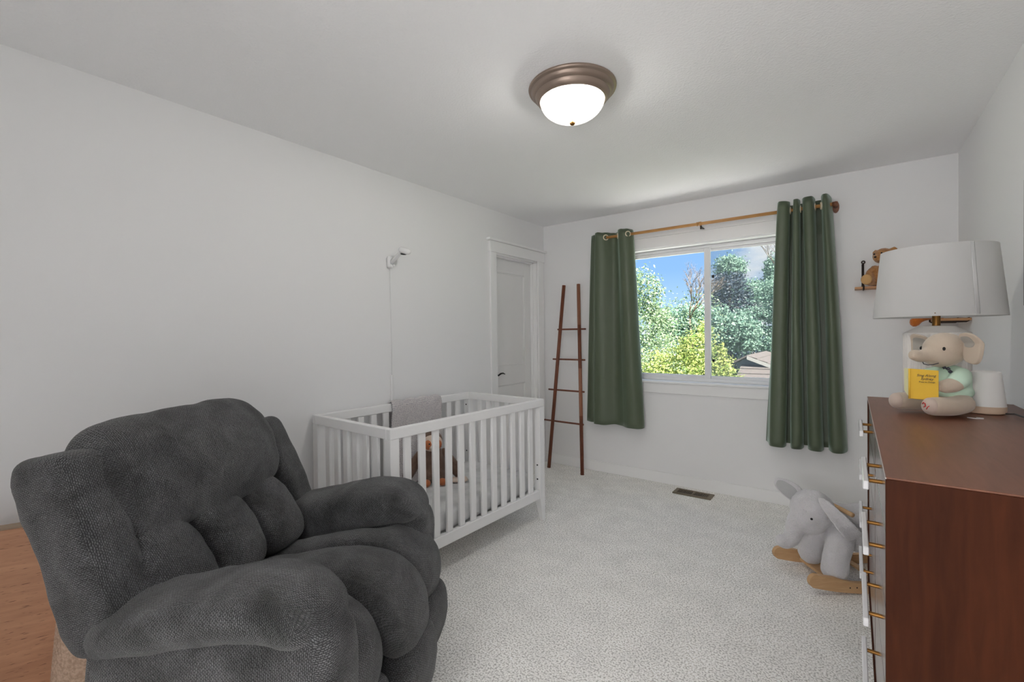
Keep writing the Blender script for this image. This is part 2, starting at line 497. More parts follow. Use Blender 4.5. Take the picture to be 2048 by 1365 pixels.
def cube_sphere(n):
    keys, verts, faces, uvs = {}, [], [], []
    def vid(p):
        k = tuple(round(c * 1e4) for c in p)
        if k not in keys:
            keys[k] = len(verts); verts.append(p)
        return keys[k]
    for ax in range(3):
        for sg in (-1, 1):
            i1, i2 = [(1, 2), (2, 0), (0, 1)][ax]
            for i in range(n):
                for j in range(n):
                    q = []; uv = []
                    for di, dj in ((0, 0), (1, 0), (1, 1), (0, 1)):
                        p = [0, 0, 0]; p[ax] = sg
                        p[i1] = -1 + 2 * (i + di) / n; p[i2] = -1 + 2 * (j + dj) / n
                        q.append(vid(tuple(p))); uv.append((p[i1], p[i2], i1, i2))
                    uv = [(i + di, j + dj) for di, dj in ((0, 0), (1, 0), (1, 1), (0, 1))]
                    if sg < 0: q.reverse(); uv.reverse()
                    faces.append(q); uvs.append(uv)
    return verts, faces, uvs

_CS = {}
def puff(name, fn, mat, parent=None, k=4.0, n=20, dims=(0.3, 0.3, 0.15), wr=0.0, seed=0.0):
    """soft cushion: rounded cube of exponent k warped by fn(a,b,c)->xyz, with metric uvs"""
    if n not in _CS: _CS[n] = cube_sphere(n)
    vs, fs, uvs = _CS[n]
    kk = k if isinstance(k, (tuple, list)) else (k, k, k)
    out = []
    for a, b, c in vs:
        s = (abs(a) ** kk[0] + abs(b) ** kk[1] + abs(c) ** kk[2])
        lo, hi = 0.3, 1.0
        for _ in range(18):                       # scale so that the sum of powers is one
            m = (lo + hi) / 2
            if (abs(a * m) ** kk[0] + abs(b * m) ** kk[1] + abs(c * m) ** kk[2]) > 1: hi = m
            else: lo = m
        p = Vector(fn(a * lo, b * lo, c * lo))
        out.append(p)
    me = bpy.data.meshes.new(name)
    me.from_pydata(out, [], fs)
    if wr:
        no = [v.normal.copy() for v in me.vertices]
        for i, v in enumerate(me.vertices):
            q = v.co * 9 + Vector((seed, seed * 2, 0))
            v.co += no[i] * wr * (noise.noise(q) + 0.5 * noise.noise(q * 2.3))
    uvl = me.uv_layers.new(name='UVMap')
    flat = []
    co = [np.array(p) for p in out]
    for fc in range(6):                            # arc-length parameters per cube face, so the weave keeps its size
        pos = np.zeros((n + 1, n + 1, 3))
        for q, uv in zip(fs[fc * n * n:(fc + 1) * n * n], uvs[fc * n * n:(fc + 1) * n * n]):
            for vi, (i, j) in zip(q, uv): pos[i, j] = co[vi]
        du = np.r_[np.zeros((1, n + 1)), np.cumsum(np.linalg.norm(np.diff(pos, axis=0), axis=2), axis=0)]
        dv = np.c_[np.zeros((n + 1, 1)), np.cumsum(np.linalg.norm(np.diff(pos, axis=1), axis=2), axis=1)]
        du -= du[n // 2:n // 2 + 1, :]; dv -= dv[:, n // 2:n // 2 + 1]
        for uv in uvs[fc * n * n:(fc + 1) * n * n]:
            for i, j in uv: flat += [du[i, j] + seed, dv[i, j]]
    uvl.data.foreach_set('uv', flat)
    me.update()
    return link(name, me, mat, parent, True)

def catmull(pts, m):
    P = [np.array(p, float) for p in pts]
    P = [2 * P[0] - P[1]] + P + [2 * P[-1] - P[-2]]
    n = len(pts) - 1
    res = []
    for i in range(m + 1):
        t = i / m * n; s = min(int(t), n - 1); t -= s
        p0, p1, p2, p3 = P[s:s + 4]
        res.append(0.5 * ((2 * p1) + (-p0 + p2) * t + (2 * p0 - 5 * p1 + 4 * p2 - p3) * t * t + (-p0 + 3 * p1 - 3 * p2 + p3) * t ** 3))
    return res

def path_eval(pts):
    """returns P(t), T(t) for t in 0..1, arc length parametrised"""
    c = np.array(catmull(pts, 80))
    d = np.r_[0, np.cumsum(np.linalg.norm(np.diff(c, axis=0), axis=1))]
    d /= d[-1]
    def P(t):
        return np.array([np.interp(t, d, c[:, i]) for i in range(c.shape[1])])
    def T(t):
        a, b = P(max(0, t - .02)), P(min(1, t + .02))
        v = b - a
        return v / (np.linalg.norm(v) + 1e-9)
    return P, T

def blob(name, prims, mat, parent=None, vox=0.008, smooth_it=4, fuzz=0.0, fz_scale=60, part_loc=None):
    """plush body: ellipsoids ('e', centre, radii, euler) and capsules ('c', points, radii) fused into one skin"""
    bm = bmesh.new()
    for p in prims:
        if p[0] == 'e':
            r = bmesh.ops.create_icosphere(bm, subdivisions=3, radius=1.0)
            rot = Matrix.Identity(4)
            if len(p) > 3:
                from mathutils import Euler
                rot = Euler(p[3]).to_matrix().to_4x4()
            mt = Matrix.Translation(p[1]) @ rot @ Matrix.Diagonal((*p[2], 1))
            bmesh.ops.transform(bm, matrix=mt, verts=r['verts'])
        else:
            pts, rad = p[1], p[2]
            cp = catmull([(*q, rr) for q, rr in zip(pts, rad)], 6 * (len(pts) - 1))
            for q in cp:
                r = bmesh.ops.create_icosphere(bm, subdivisions=2, radius=max(q[3], 0.002))
                bmesh.ops.translate(bm, vec=Vector(q[:3]), verts=r['verts'])
    me = bpy.data.meshes.new(name + '_raw')
    bm.to_mesh(me); bm.free()
    o = bpy.data.objects.new(name + '_raw', me)
    COL.objects.link(o)
    md = o.modifiers.new('r', 'REMESH'); md.mode = 'VOXEL'; md.voxel_size = vox
    sm = o.modifiers.new('s', 'SMOOTH'); sm.iterations = smooth_it; sm.factor = 0.6
    dg = bpy.context.evaluated_depsgraph_get()
    ev = o.evaluated_get(dg)
    out = bpy.data.meshes.new_from_object(ev)
    bpy.data.objects.remove(o); bpy.data.meshes.remove(me)
    out.name = name
    out.materials.clear()
    if fuzz:
        no = [v.normal.copy() for v in out.vertices]
        for i, v in enumerate(out.vertices):
            v.co += no[i] * fuzz * noise.noise(v.co * fz_scale)
    return link(name, out, mat, parent, True)

def text_mesh(name, body, size, mat, parent, matrix, ext=0.0006, shear=0.0, align='CENTER'):
    cu = bpy.data.curves.new(name, 'FONT')
    cu.body = body; cu.size = size; cu.extrude = ext; cu.shear = shear
    cu.align_x = align
    cu.resolution_u = 3
    o = bpy.data.objects.new(name + '_raw', cu)
    COL.objects.link(o)
    dg = bpy.context.evaluated_depsgraph_get()
    me = bpy.data.meshes.new_from_object(o.evaluated_get(dg))
    bpy.data.objects.remove(o)
    me.name = name; me.materials.clear()
    me.transform(matrix)
    return link(name, me, mat, parent)

# ------------------------------------------------------------------ room shell
XL, XR, YF, H = -2.572, 0.5375, 4.013, 2.44
YB = -0.75
fl = box('floor', XL - .2, XR + .2, YB - 1.8, YF + .02, -0.2, 0.0, CARPET); struct(fl)
ce = box('ceiling', XL - .2, XR + .2, YB - 1.8, YF + .22, H, H + 0.2, CEIL); struct(ce)
# left wall with the closet door opening (y 3.206..3.88, z 0..2.06)
DY0, DY1, DZ = 3.206, 3.885, 2.062
wb = B()
wb.box(XL - .2, XL, YB - .2, DY0, 0, H).box(XL - .2, XL, DY1, YF + .2, 0, H).box(XL - .2, XL, DY0, DY1, DZ, H)
wall_left = struct(wb.obj('wall_left', WALL))
# far wall with window opening
WX0, WX1, WZ0, WZ1 = -1.76, -0.22, 0.885, 2.079
wb = B()
wb.box(XL, WX0, YF, YF + .2, 0, H).box(WX1, XR, YF, YF + .2, 0, H).box(WX0, WX1, YF, YF + .2, 0, WZ0).box(WX0, WX1, YF, YF + .2, WZ1, H)
struct(wb.obj('wall_far', WALL))
struct(box('wall_right', XR, XR + .2, YB - .2, YF + .2, 0, H, WALL))
# back wall with the doorway behind the camera and the hallway beyond it
wb = B()
wb.box(XL, -0.75, YB - .12, YB, 0, H).box(0.25, XR, YB - .12, YB, 0, H).box(-0.75, 0.25, YB - .12, YB, 2.05, H)
struct(wb.obj('wall_back', WALL))
wb = B()
wb.box(XL, XR, YB - 1.7, YB - 1.6, 0, H).box(-1.6, -1.5, YB - 1.6, YB - .12, 0, H).box(XR, XR + .1, YB - 1.6, YB - .12, 0, H)
struct(wb.obj('wall_hallway', WALL))

# baseboards
struct(box('baseboard_far', XL, XR, YF - .014, YF, 0, 0.097, TRIM, bevel=0.003))
struct(box('baseboard_left', XL, XL + .014, YB, 3.122, 0, 0.097, TRIM, bevel=0.003))
struct(box('baseboard_right', XR - .014, XR, YB, YF - .014, 0, 0.097, TRIM, bevel=0.003))

# closet door in the left wall
d1 = thing('door_1', None, None, (XL, 3.545, 0)); struct(d1)
def dl(name, x0, x1, y0, y1, z0, z1, mat=TRIM, bevel=0.002):
    return box(name, x0 - XL, x1 - XL, y0 - 3.545, y1 - 3.545, z0, z1, mat, d1, bevel)
dl('casing', XL, XL + .018, 3.122, DY0, 0, DZ)
dl('casing', XL, XL + .018, DY1, 3.985, 0, DZ)
dl('head_casing', XL, XL + .022, 3.11, 4.0, DZ, DZ + .098)
dl('head_cap', XL, XL + .045, 3.085, YF - .002, DZ + .098, DZ + .118)
jb = B()
for (y0, y1, z0, z1) in ((DY0, DY0 + .012, 0, DZ), (DY1 - .012, DY1, 0, DZ), (DY0, DY1, DZ - .012, DZ)):
    jb.box(-.14, 0, y0 - 3.545, y1 - 3.545, z0, z1)
for (y0, y1, z0, z1) in ((DY0 + .012, DY0 + .022, 0, DZ - .012), (DY1 - .022, DY1 - .012, 0, DZ - .012), (DY0 + .012, DY1 - .012, DZ - .024, DZ - .012)):
    jb.box(-.072, -.040, y0 - 3.545, y1 - 3.545, z0, z1)
jb.obj('jamb', TRIM, d1)
sb = B()
sy0, sy1, sz1 = DY0 + .014 - 3.545, DY1 - .014 - 3.545, DZ - .016
p0, p1 = sy0 + .105, sy1 - .105
sb.box(-.116, -.076, sy0, p0, .01, sz1, .0015).box(-.116, -.076, p1, sy1, .01, sz1, .0015)
for z0, z1 in ((.01, .24), (.846, 1.025), (1.913, sz1)):
    sb.box(-.116, -.076, p0, p1, z0, z1)
sb.obj('slab', DOORP, d1)
for z0, z1 in ((.24, .846), (1.025, 1.913)):
    pb = B()
    pb.box(-.108, -.088, p0, p1, z0, z1)
    for (a0, a1, b0, b1) in ((p0, p0 + .012, z0, z1), (p1 - .012, p1, z0, z1), (p0, p1, z0, z0 + .012), (p0, p1, z1 - .012, z1)):
        pb.box(-.09, -.081, a0, a1, b0, b1, .003)
    pb.obj('panel', DOORP, d1)
hb = B()
hb.lathe([(0.0255, 0), (0.0255, .006), (.02, .01)], 20)
me = hb.mesh('rosette'); me.transform(Matrix.Translation((-.076, sy0 + .058, .952)) @ Matrix.Rotation(PI / 2, 4, 'Y'))
hd = link('handle', me, BLACK, d1, True)
tag(hd, 'black lever handle')
B().tube([(-.076, sy0 + .058, .952), (-.03, sy0 + .058, .952)], .008, 10).tube(
    [(-.03, sy0 + .055, .952), (-.028, sy0 + .085, .966), (-.028, sy0 + .12, .968), (-.030, sy0 + .15, .958)], [.0075, .008, .007, .005], 10).obj('lever', BLACK, hd, True)

# window
w1 = thing('window_1', None, None, (-0.99, YF, 0.885)); struct(w1)
def wbx(name, x0, x1, y0, y1, z0, z1, mat=VINYL, bevel=0.002, par=w1):
    return box(name, x0 + .99, x1 + .99, y0 - YF, y1 - YF, z0 - .885, z1 - .885, mat, par, bevel)
wbx('head_casing', WX0 - .09, WX1 + .09, YF - .018, YF, WZ1, 2.173, TRIM)
wbx('head_cap', WX0 - .11, WX1 + .11, YF - .026, YF, 2.173, 2.180, TRIM, .001)
wbx('side_casing', WX0 - .09, WX0, YF - .018, YF, .905, WZ1, TRIM)
wbx('side_casing', WX1, WX1 + .09, YF - .018, YF, .905, WZ1, TRIM)
wbx('stool', WX0 - .11, WX1 + .11, YF - .035, YF + .09, .883, .903, TRIM, .004)
wbx('apron', WX0 - .09, WX1 + .09, YF - .018, YF, .797, .883, TRIM)
jb = B()
for x0, x1, z0, z1 in ((WX0, WX0 + .012, .9, WZ1), (WX1 - .012, WX1, .9, WZ1), (WX0, WX1, WZ1 - .010, WZ1)):
    jb.box(x0 + .99, x1 + .99, 0, .085, z0 - .885, z1 - .885)
jb.obj('reveal', TRIM, w1)
fb = B()   # outer vinyl frame
F0, F1 = YF + .085, YF + .16
for x0, x1, z0, z1 in ((WX0 + .012, WX0 + .055, .903, 2.069), (WX1 - .055, WX1 - .012, .903, 2.069), (WX0 + .055, WX1 - .055, .903, .930), (WX0 + .055, WX1 - .055, 2.040, 2.069)):
    fb.box(x0 + .99, x1 + .99, F0 - YF, F1 - YF, z0 - .885, z1 - .885, .003)
fb.box(WX0 + 1.045, WX1 + .935, F0 - YF - .004, F0 - YF + .022, 2.047 - .885, 2.057 - .885, .001)
fb.obj('frame', VINYL, w1)
def sash(name, x0, x1, y0, y1, fw_side, z0, z1, fz):
    s = B()
    for a0, a1, b0, b1 in ((x0, x0 + fw_side[0], z0, z1), (x1 - fw_side[1], x1, z0, z1), (x0 + fw_side[0], x1 - fw_side[1], z0, z0 + fz), (x0 + fw_side[0], x1 - fw_side[1], z1 - fz, z1)):
        s.box(a0 + .99, a1 + .99, y0 - YF, y1 - YF, b0 - .885, b1 - .885, .003)
    o = s.obj(name, VINYL, w1)
    ym = (y0 + y1) / 2 - YF
    g = B().box(x0 + fw_side[0] + .99, x1 - fw_side[1] + .99, ym - .002, ym + .002, z0 + fz - .885, z1 - fz - .885).obj('pane', GLASS, o)
    return o
sl = sash('sash', WX0 + .05, -0.965, F0 + .006, F0 + .038, (.04, .048), .928, 2.042, .030)
sr = sash('sash', -1.0, WX1 - .05, F0 + .040, F0 + .068, (.028, .03), .928, 2.042, .024)
scr = B().box(-.975 + .99, WX1 - .055 + .99, F1 - YF - .004, F1 - YF - .003, .93 - .885, 2.04 - .885).obj('insect_screen', SCREEN, w1)
for z in (1.80, 1.085):
    wbx('latch', -.958, -.940, F0 + .030, F0 + .052, z - .012, z + .012, BLACK, .002)

# ------------------------------------------------------------------ curtain rod and curtains
rodt = thing('curtain_rod', 'thin honey-coloured wooden curtain rod running above the window', 'curtain rod', (-0.99, YF, 2.211))
def rod_loc(x, y, z): return (x + .99, y - YF, z - 2.211)
B().tube([rod_loc(-1.905, YF - .10, 2.211), rod_loc(-.095, YF - .10, 2.211)], .0125, 14).obj('rod', RODW, rodt, True)
for x in (-0.095, -1.885):
    pl = [(.021 * math.cos(a), .041 * math.sin(a)) for a in np.linspace(0, 2 * PI, 24, endpoint=False)]
    pl = [(px, py) for px, py in pl]
    mt = Matrix.Translation(rod_loc(x, YF, 2.207)) @ Matrix.Rotation(PI / 2, 4, 'X')
    bb = B().prism(pl, 0.0, .016, mt)
    bk = bb.obj('bracket', RODD, rodt)
    B().tube([rod_loc(x, YF, 2.211), rod_loc(x, YF - .118, 2.211)], [.013, .013], 12).tube([rod_loc(x - .018, YF - .10, 2.211), rod_loc(x + .014, YF - .10, 2.211)], .0155, 14).obj('bracket_arm', RODD, bk, True)
    if x > -1:
        tag(bk, 'oval reddish wooden wall bracket')
B().tube([rod_loc(-1.005, YF - .10, 2.211), rod_loc(-.985, YF - .10, 2.211)], .017, 14).obj('joint_ring', RODW, rodt, True)
B().tube([rod_loc(-1.02, YF - .10, 2.211), rod_loc(-1.014, YF - .10, 2.211)], .017, 14).obj('joint_ring', RODW, rodt, True)
B().box(-.004, .008, -.106, -.094, -.045, -.016, .001).box(-.004, .008, -.1, 0.0, -.030, -.024).obj('support_clip', DARKM, rodt)

def curtain(name, label, top, bot, ztop, zbot, grom, seed):
    cx = (top[0][0] + top[-1][0]) / 2
    t = thing(name, label, 'curtain', (cx, YF, zbot), group='green curtains at the window')
    m, n = 180, 40
    a, b = np.array(catmull(top, m)), np.array(catmull(bot, m))
    vs, fs, uv = [], [], []
    for j in range(n + 1):
        s = j / n
        w = s ** 0.85
        for i in range(m + 1):
            x, off = a[i] * (1 - w) + b[i] * w
            off = max(off, .042 if s > .12 else .03)
            wob = 0.006 * noise.noise(Vector((i * .035, s * 3.0, seed))) * min(1, s * 3)
            fr = min(1.0, max(0.0, (off - .03) / .12))
            zt = ztop + .012 * fr + .012 * (i / m if seed > 5 else 0) + 0.006 * noise.noise(Vector((i * .09, 0, seed)))
            zb = zbot + .012 * (1 - fr) + .006 * noise.noise(Vector((i * .06, 3, seed)))
            z = zt + (zb - zt) * s
            vs.append((x - cx + wob, -max(off + wob, .012), z - zbot))
    for j in range(n):
        for i in range(m):
            q = j * (m + 1) + i
            fs.append((q, q + 1, q + m + 2, q + m + 1))
    me = bpy.data.meshes.new('panel'); me.from_pydata(vs, [], fs)
    o = link('panel', me, CURT, t, True)
    sd = o.modifiers.new('thick', 'SOLIDIFY'); sd.thickness = 0.003; sd.offset = 0
    # hem and heading as stitched bands lying on the cloth
    for gx, gy in grom:
        g = B()
        ci = int(np.argmin((a[:, 0] - gx) ** 2 + (a[:, 1] + gy - YF) ** 2))
        c0, c1, cc = a[max(ci - 4, 0)], a[min(ci + 4, m)], a[ci]
        tx, ty = (c1 - c0) / np.linalg.norm(c1 - c0)
        for off in (.0022, -.0022):
            g.tube([(cc[0] - cx + tx * .0225 * math.cos(q_) - ty * off, -(cc[1] + ty * .0225 * math.cos(q_)) - tx * off, 2.211 - zbot + .0225 * math.sin(q_)) for q_ in np.linspace(0, 2 * PI, 25)], .0048, 8, False)
        g.obj('grommet', M_GROM, t, True)
    return t
M_GROM = M('cream_grommet', (0.72, 0.62, 0.46), 0.35)
Ltop = [(-1.985, .035), (-1.985, .07), (-1.95, .09), (-1.925, .08), (-1.92, .10), (-1.915, .135), (-1.88, .14), (-1.84, .125), (-1.80, .09), (-1.77, .065), (-1.74, .065), (-1.715, .085), (-1.70, .115), (-1.68, .14), (-1.64, .145), (-1.60, .12), (-1.58, .08), (-1.585, .04)]
Lbot = [(-2.05, .035), (-2.05, .07), (-2.0, .09), (-1.96, .085), (-1.955, .1), (-1.94, .14), (-1.89, .15), (-1.84, .135), (-1.79, .11), (-1.75, .09), (-1.71, .09), (-1.67, .11), (-1.63, .14), (-1.59, .16), (-1.53, .155), (-1.49, .12), (-1.48, .08), (-1.50, .04)]
curtain('curtain', 'flat green curtain panel between the wooden ladder and the window, two pale grommets showing', Ltop, Lbot, 2.248, .482, [(-1.825, YF - .108), (-1.715, YF - .10), (-1.607, YF - .12)], 1.0)
Rtop = [(-.425, .03), (-.442, .09), (-.432, .148), (-.388, .156), (-.366, .12), (-.372, .04), (-.346, .030), (-.344, .10), (-.337, .150), (-.314, .150), (-.304, .10), (-.312, .03), (-.284, .03), (-.287, .12), (-.264, .156), (-.230, .150), (-.215, .08), (-.220, .03), (-.180, .03), (-.176, .10), (-.162, .150), (-.142, .142), (-.125, .08), (-.12, .03)]
Rbot = [(-.535, .03), (-.515, .09), (-.495, .152), (-.425, .160), (-.396, .12), (-.402, .035), (-.370, .03), (-.367, .1), (-.350, .160), (-.305, .160), (-.288, .1), (-.296, .03), (-.258, .03), (-.255, .12), (-.228, .165), (-.185, .156), (-.168, .09), (-.172, .035), (-.140, .035), (-.134, .09), (-.108, .140), (-.06, .136), (-.035, .09), (-.03, .04)]
curtain('curtain', 'bunched green curtain with four deep folds, at the window side nearer the lamp', Rtop, Rbot, 2.258, .475, [(-.36, YF - .09), (-.303, YF - .09), (-.212, YF - .09), (-.182, YF - .10)], 9.0)

# ------------------------------------------------------------------ floor vent
v = thing('floor_vent', 'bronze metal floor register set in the carpet under the window', 'vent', (-1.047, 3.858, 0.0))
vb = B()
for x0, x1, y0, y1 in ((-.15, -.118, -.066, .066), (.118, .15, -.066, .066), (-.118, .118, -.066, -.040), (-.118, .118, .040, .066), (-.008, .008, -.04, .04)):
    vb.box(x0, x1, y0, y1, .002, .010, .0015)
VENT = M('vent_bronze', (0.17, 0.135, 0.09), 0.45, metal=0.5)
vb.obj('frame', VENT, v)
box('duct_shade', -.118, .118, -.04, .04, .0005, .003, M('vent_shadow_black', (0.004, 0.004, 0.004), 0.9), v)  # flat black sheet standing in for the shade between the slats
sme = None
for i in range(18):
    x = -.112 + .0125 * i if i < 9 else .014 + .0125 * (i - 9)
    if sme is None:
        so = B().box(-.0028, .0028, -.04, .04, .003, .009, .0006).obj('slat', VENT, v, loc=(x, 0, 0)); sme = so.data
    else:
        so = link('slat', sme, None, v, loc=(x, 0, 0))
    so.rotation_euler = (0, (.55 if i < 9 else -.35), 0)

# ------------------------------------------------------------------ ladder leaning on the far wall
lt = thing('blanket_ladder', 'slim red-brown wooden blanket ladder leaning on the wall by the curtain', 'ladder', (-2.23, 3.82, 0))
def lp(x, y, z): return (x + 2.23, y - 3.82, z)
def rail_pt(side, z):
    s = z / 1.81
    if side < 0: return (-2.42 + (.11) * s, 3.832 + .140 * s, z)
    return (-2.035 - .112 * s, 3.806 + .166 * s, z)
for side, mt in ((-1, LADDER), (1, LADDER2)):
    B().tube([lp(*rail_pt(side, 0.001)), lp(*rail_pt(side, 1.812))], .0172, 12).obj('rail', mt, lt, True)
for z, xa, xb in ((1.372, -2.365, -2.052), (1.076, -2.41, -2.047), (.773, -2.45, -2.043), (.466, -2.488, -2.040)):
    yl, yr_ = rail_pt(-1, z)[1], rail_pt(1, z)[1]
    B().tube([lp(xa, yl, z), lp(xb, yr_, z)], .0085, 10).obj('rung', LADDER, lt, True)

# ------------------------------------------------------------------ ceiling light
cl = thing('ceiling_light', 'flush bronze-rimmed ceiling light with a frosted glass bowl', 'ceiling light', (-1.02, 1.845, H))
B().lathe([(.196, 0), (.198, -.006), (.196, -.012), (.186, -.016), (.184, -.024), (.178, -.032), (.168, -.036), (.166, -.044), (.160, -.054), (.152, -.060), (.146, -.062), (.146, -.050), (.14, 0)], 64).obj('rim', BRONZE, cl, auto=0.6)
B().lathe([(.143, -.034), (.143, -.030), (.003, -.030)], 48, close=False).obj('pan', PLASTIC, cl)
def frosted():
    m, nt, b = nodes_of('frosted_bowl_glass')
    nt.nodes.remove(b)
    out = nt.nodes['Material Output']
    t = nt.nodes.new('ShaderNodeBsdfTransparent'); t.inputs[0].default_value = (.54, .52, .485, 1)
    tl = nt.nodes.new('ShaderNodeBsdfTranslucent'); tl.inputs[0].default_value = (.95, .92, .85, 1)
    e = nt.nodes.new('ShaderNodeEmission'); e.inputs[0].default_value = (1.0, .95, .86, 1); e.inputs[1].default_value = 0.52
    mx = nt.nodes.new('ShaderNodeMixShader'); mx.inputs[0].default_value = .012
    nt.links.new(t.outputs[0], mx.inputs[1]); nt.links.new(tl.outputs[0], mx.inputs[2])
    ad = nt.nodes.new('ShaderNodeAddShader')
    nt.links.new(mx.outputs[0], ad.inputs[0]); nt.links.new(e.outputs[0], ad.inputs[1]); nt.links.new(ad.outputs[0], out.inputs[0])
    return m
prof = [(.004, -.150)] + [(.146 * math.sin(a), -.055 - .095 * math.cos(a)) for a in np.linspace(.08, PI / 2, 14)]
B().lathe(prof, 48, close=False).obj('glass_bowl', frosted(), cl, True)
B().lathe([(.003, -.168), (.009, -.166), (.012, -.160), (.011, -.154), (.007, -.149)], 16).obj('finial', BRASS, cl, True)
for bx_ in (-.06, .06):
    bulb = lamp('bulb', 'POINT', (bx_, bx_ * .5, -.070), CEILING_LAMP_W / 2, (0.97, 0.985, 1.0), shadow_soft_size=.035)
    bulb.parent = cl

# ------------------------------------------------------------------ baby monitor camera on the left wall
bc = thing('baby_monitor', 'white baby monitor camera on an arm fixed to the wall above the crib', 'camera', (XL, 2.035, 1.835))
puff('wall_base', lambda a, b, c: (.014 + a * .014, b * .028, c * .042), PLASTIC, bc, 3.5, 12)
B().tube([(.02, 0, -.005), (.055, .004, .018), (.10, .008, .048), (.125, .010, .058)], [.017, .014, .013, .014], 12).obj('arm', PLASTIC, bc, True)
hm = Matrix.Translation((.150, .012, .064)) @ Matrix.Rotation(.35, 4, 'Y')
puff('head', lambda a, b, c: hm @ Vector((a * .044, b * .036, c * .022)), PLASTIC, bc, 2.4, 14)
lb = B().lathe([(.021, -.004), (.021, .0), (.014, .002)], 20)
me = lb.mesh('lens'); me.transform(hm @ Matrix.Translation((.004, -.008, -.0205)) @ Matrix.Rotation(.25, 4, 'X')); link('lens', me, BLACK, bc, True)
puff('button', lambda a, b, c: (.034 + a * .008, .012 + b * .008, -.024 + c * .008), PLASTIC, bc, 2.2, 8)
B().tube([(.012, 0, -.04), (.012, -.001, -.06), (.006, .002, -.30), (.007, .006, -.55), (.006, .004, -.79)], .0022, 6).obj('cable', PLASTIC, bc, True)
tag(box('cord_cover', -.008, .008, -.010, .010, 0, .88, PLASTIC, bevel=.003, loc=(XL + .008, 2.037, .172)), 'narrow white plastic cord channel on the wall below the baby monitor', 'cord channel')

# ------------------------------------------------------------------ wooden panel and hamper behind the recliner
wp = thing('wooden_panel', 'light brown wooden panel with horizontal grain standing behind the grey recliner', 'panel', (-2.47, 0.0, 0), math.radians(68))
box('board', 0, .85, 0, .04, .001, .655, PANELW, wp, .002)
box('edge_cap', 0, .85, -.002, .045, .655, .662, M('panel_edge_grey_brown', (0.33, 0.24, 0.17), 0.6), wp, .001)
SISAL = M('woven_jute', (0.50, 0.34, 0.24), 0.9, var=((0.66, 0.48, 0.36), 90, 0.4, 0.6), bumps=[('voronoi', 110, .8, .004)])
hp = thing('hamper', 'round woven jute hamper with a white rim half hidden behind the recliner', 'hamper', (-2.13, 0.42, 0))
hb = B()
pr = []
for i in range(60):
    z = .004 + .40 * i / 59
    pr.append((.155 - .035 * (i / 59) + (.0022 if i % 2 else 0), z))
hb.lathe(pr, 40).obj('body', SISAL, hp, True)
B().lathe([(.119, .403), (.124, .407), (.124, .445), (.118, .45), (.112, .446), (.112, .405)], 40).obj('rim', PLASTIC, hp, True)

# ------------------------------------------------------------------ recliner
rc = thing('recliner', 'large dark charcoal chenille recliner with puffy tufted back', 'armchair', (-1.565, 0.82, 0), math.radians(27))
def seg_fn(P, T, h, wc, hw, taper=lambda t: 1.0, hmod=lambda t, b: 1.0):
    def fn(a, b, c):
        t = (a + 1) / 2
        p, tg = P(t), T(t)
        nrm = np.array([-tg[1], tg[0]])
        w_c = wc(t) if callable(wc) else wc
        w_h = hw(t) if callable(hw) else hw
        q = p + nrm * c * h * hmod(t, b) * taper(t)
        return (q[0], w_c + b * w_h, q[1])
    return fn
# arms
for sgn in (-1, 1):
    side = puff('arm_panel', lambda a, b, c: ((.045 if sgn < 0 else .020) + a * (.365 if sgn < 0 else .325) + .012 * c, sgn * (.388 + b * .092), .305 + c * .29 + a * .04), CHEN, rc, (7, 5, 7), 18, (.8, .2, .6), .006, 3 + sgn)
    P, T = path_eval([(-.30, .50), (-.19, .552), (0, .597), (.13, .628), (.22, .638), (.285, .628), (.33, .597), (.352, .552)])
    def pad(a, b, c, P=P, T=T, s=sgn):
        t = (a + 1) / 2
        p, tg = P(t), T(t)
        inner = max(0, -b * s)                      # the pad wraps further down on the seat side
        h = .074 * (1 - .10 * b * b)
        if c < 0: h *= 1 + .9 * inner * (1 - .5 * t ** 4)
        q = p + np.array([-tg[1], tg[0]]) * c * h
        return (q[0] - (.008 if s < 0 else .055), s * .378 + b * .128, q[1])
    puff('arm_pad', pad, CHEN, rc, (6, 2.8, 2.6), 26, (.85, .28, .2), .006, 11 + sgn * 3)
# seat in three channels running over the front edge
for i, sgn in enumerate((-1, 0, 1)):
    P, T = path_eval([(-.26, .41), (0, .455), (.18, .488), (.31, .480), (.395, .42), (.425, .34), (.415, .27)])
    if sgn == 0:
        wc, hw = 0.0, .145
    else:
        def wid(t, s=sgn):
            k = min(1, max(0, (t - .58) / .14)); k = k * k * (3 - 2 * k)
            return .265 + .155 * k
        wc = lambda t, s=sgn, wid=wid: s * (.125 + wid(t)) / 2
        hw = lambda t, wid=wid: (wid(t) - .125) / 2
    puff('seat_cushion', seg_fn((lambda t, P=P, o=(.035 if sgn == 0 else .085): P(t) - np.array([o * t, 0])), T, .082 if sgn == 0 else .078, wc, hw), CHEN, rc, (6, 2.6, 2.6), 28, (1.05, .3, .2), .006, 21 + i)
for i, wcn in enumerate((-.275, 0.0, .275)):
    P, T = path_eval([(.41, .33), (.42, .24), (.405, .15), (.37, .07)])
    puff('footrest_pad', seg_fn((lambda t, P=P, o=(.005 if i == 1 else .055): P(t) - np.array([o, 0])), T, .075, wcn, .143), CHEN, rc, (4, 2.6, 2.5), 18, (.35, .29, .15), .005, 31 + i)
box('base', -.30, .28, -.33, .33, .03, .34, M('recliner_base_black', (.015, .015, .015), .8), rc, .02)
for s in (-1, 1):
    box('rocker_foot', -.32, .38, s * .26 - .025, s * .26 + .025, .001, .04, M('recliner_foot_black', (.02, .02, .02), .6), rc, .008)
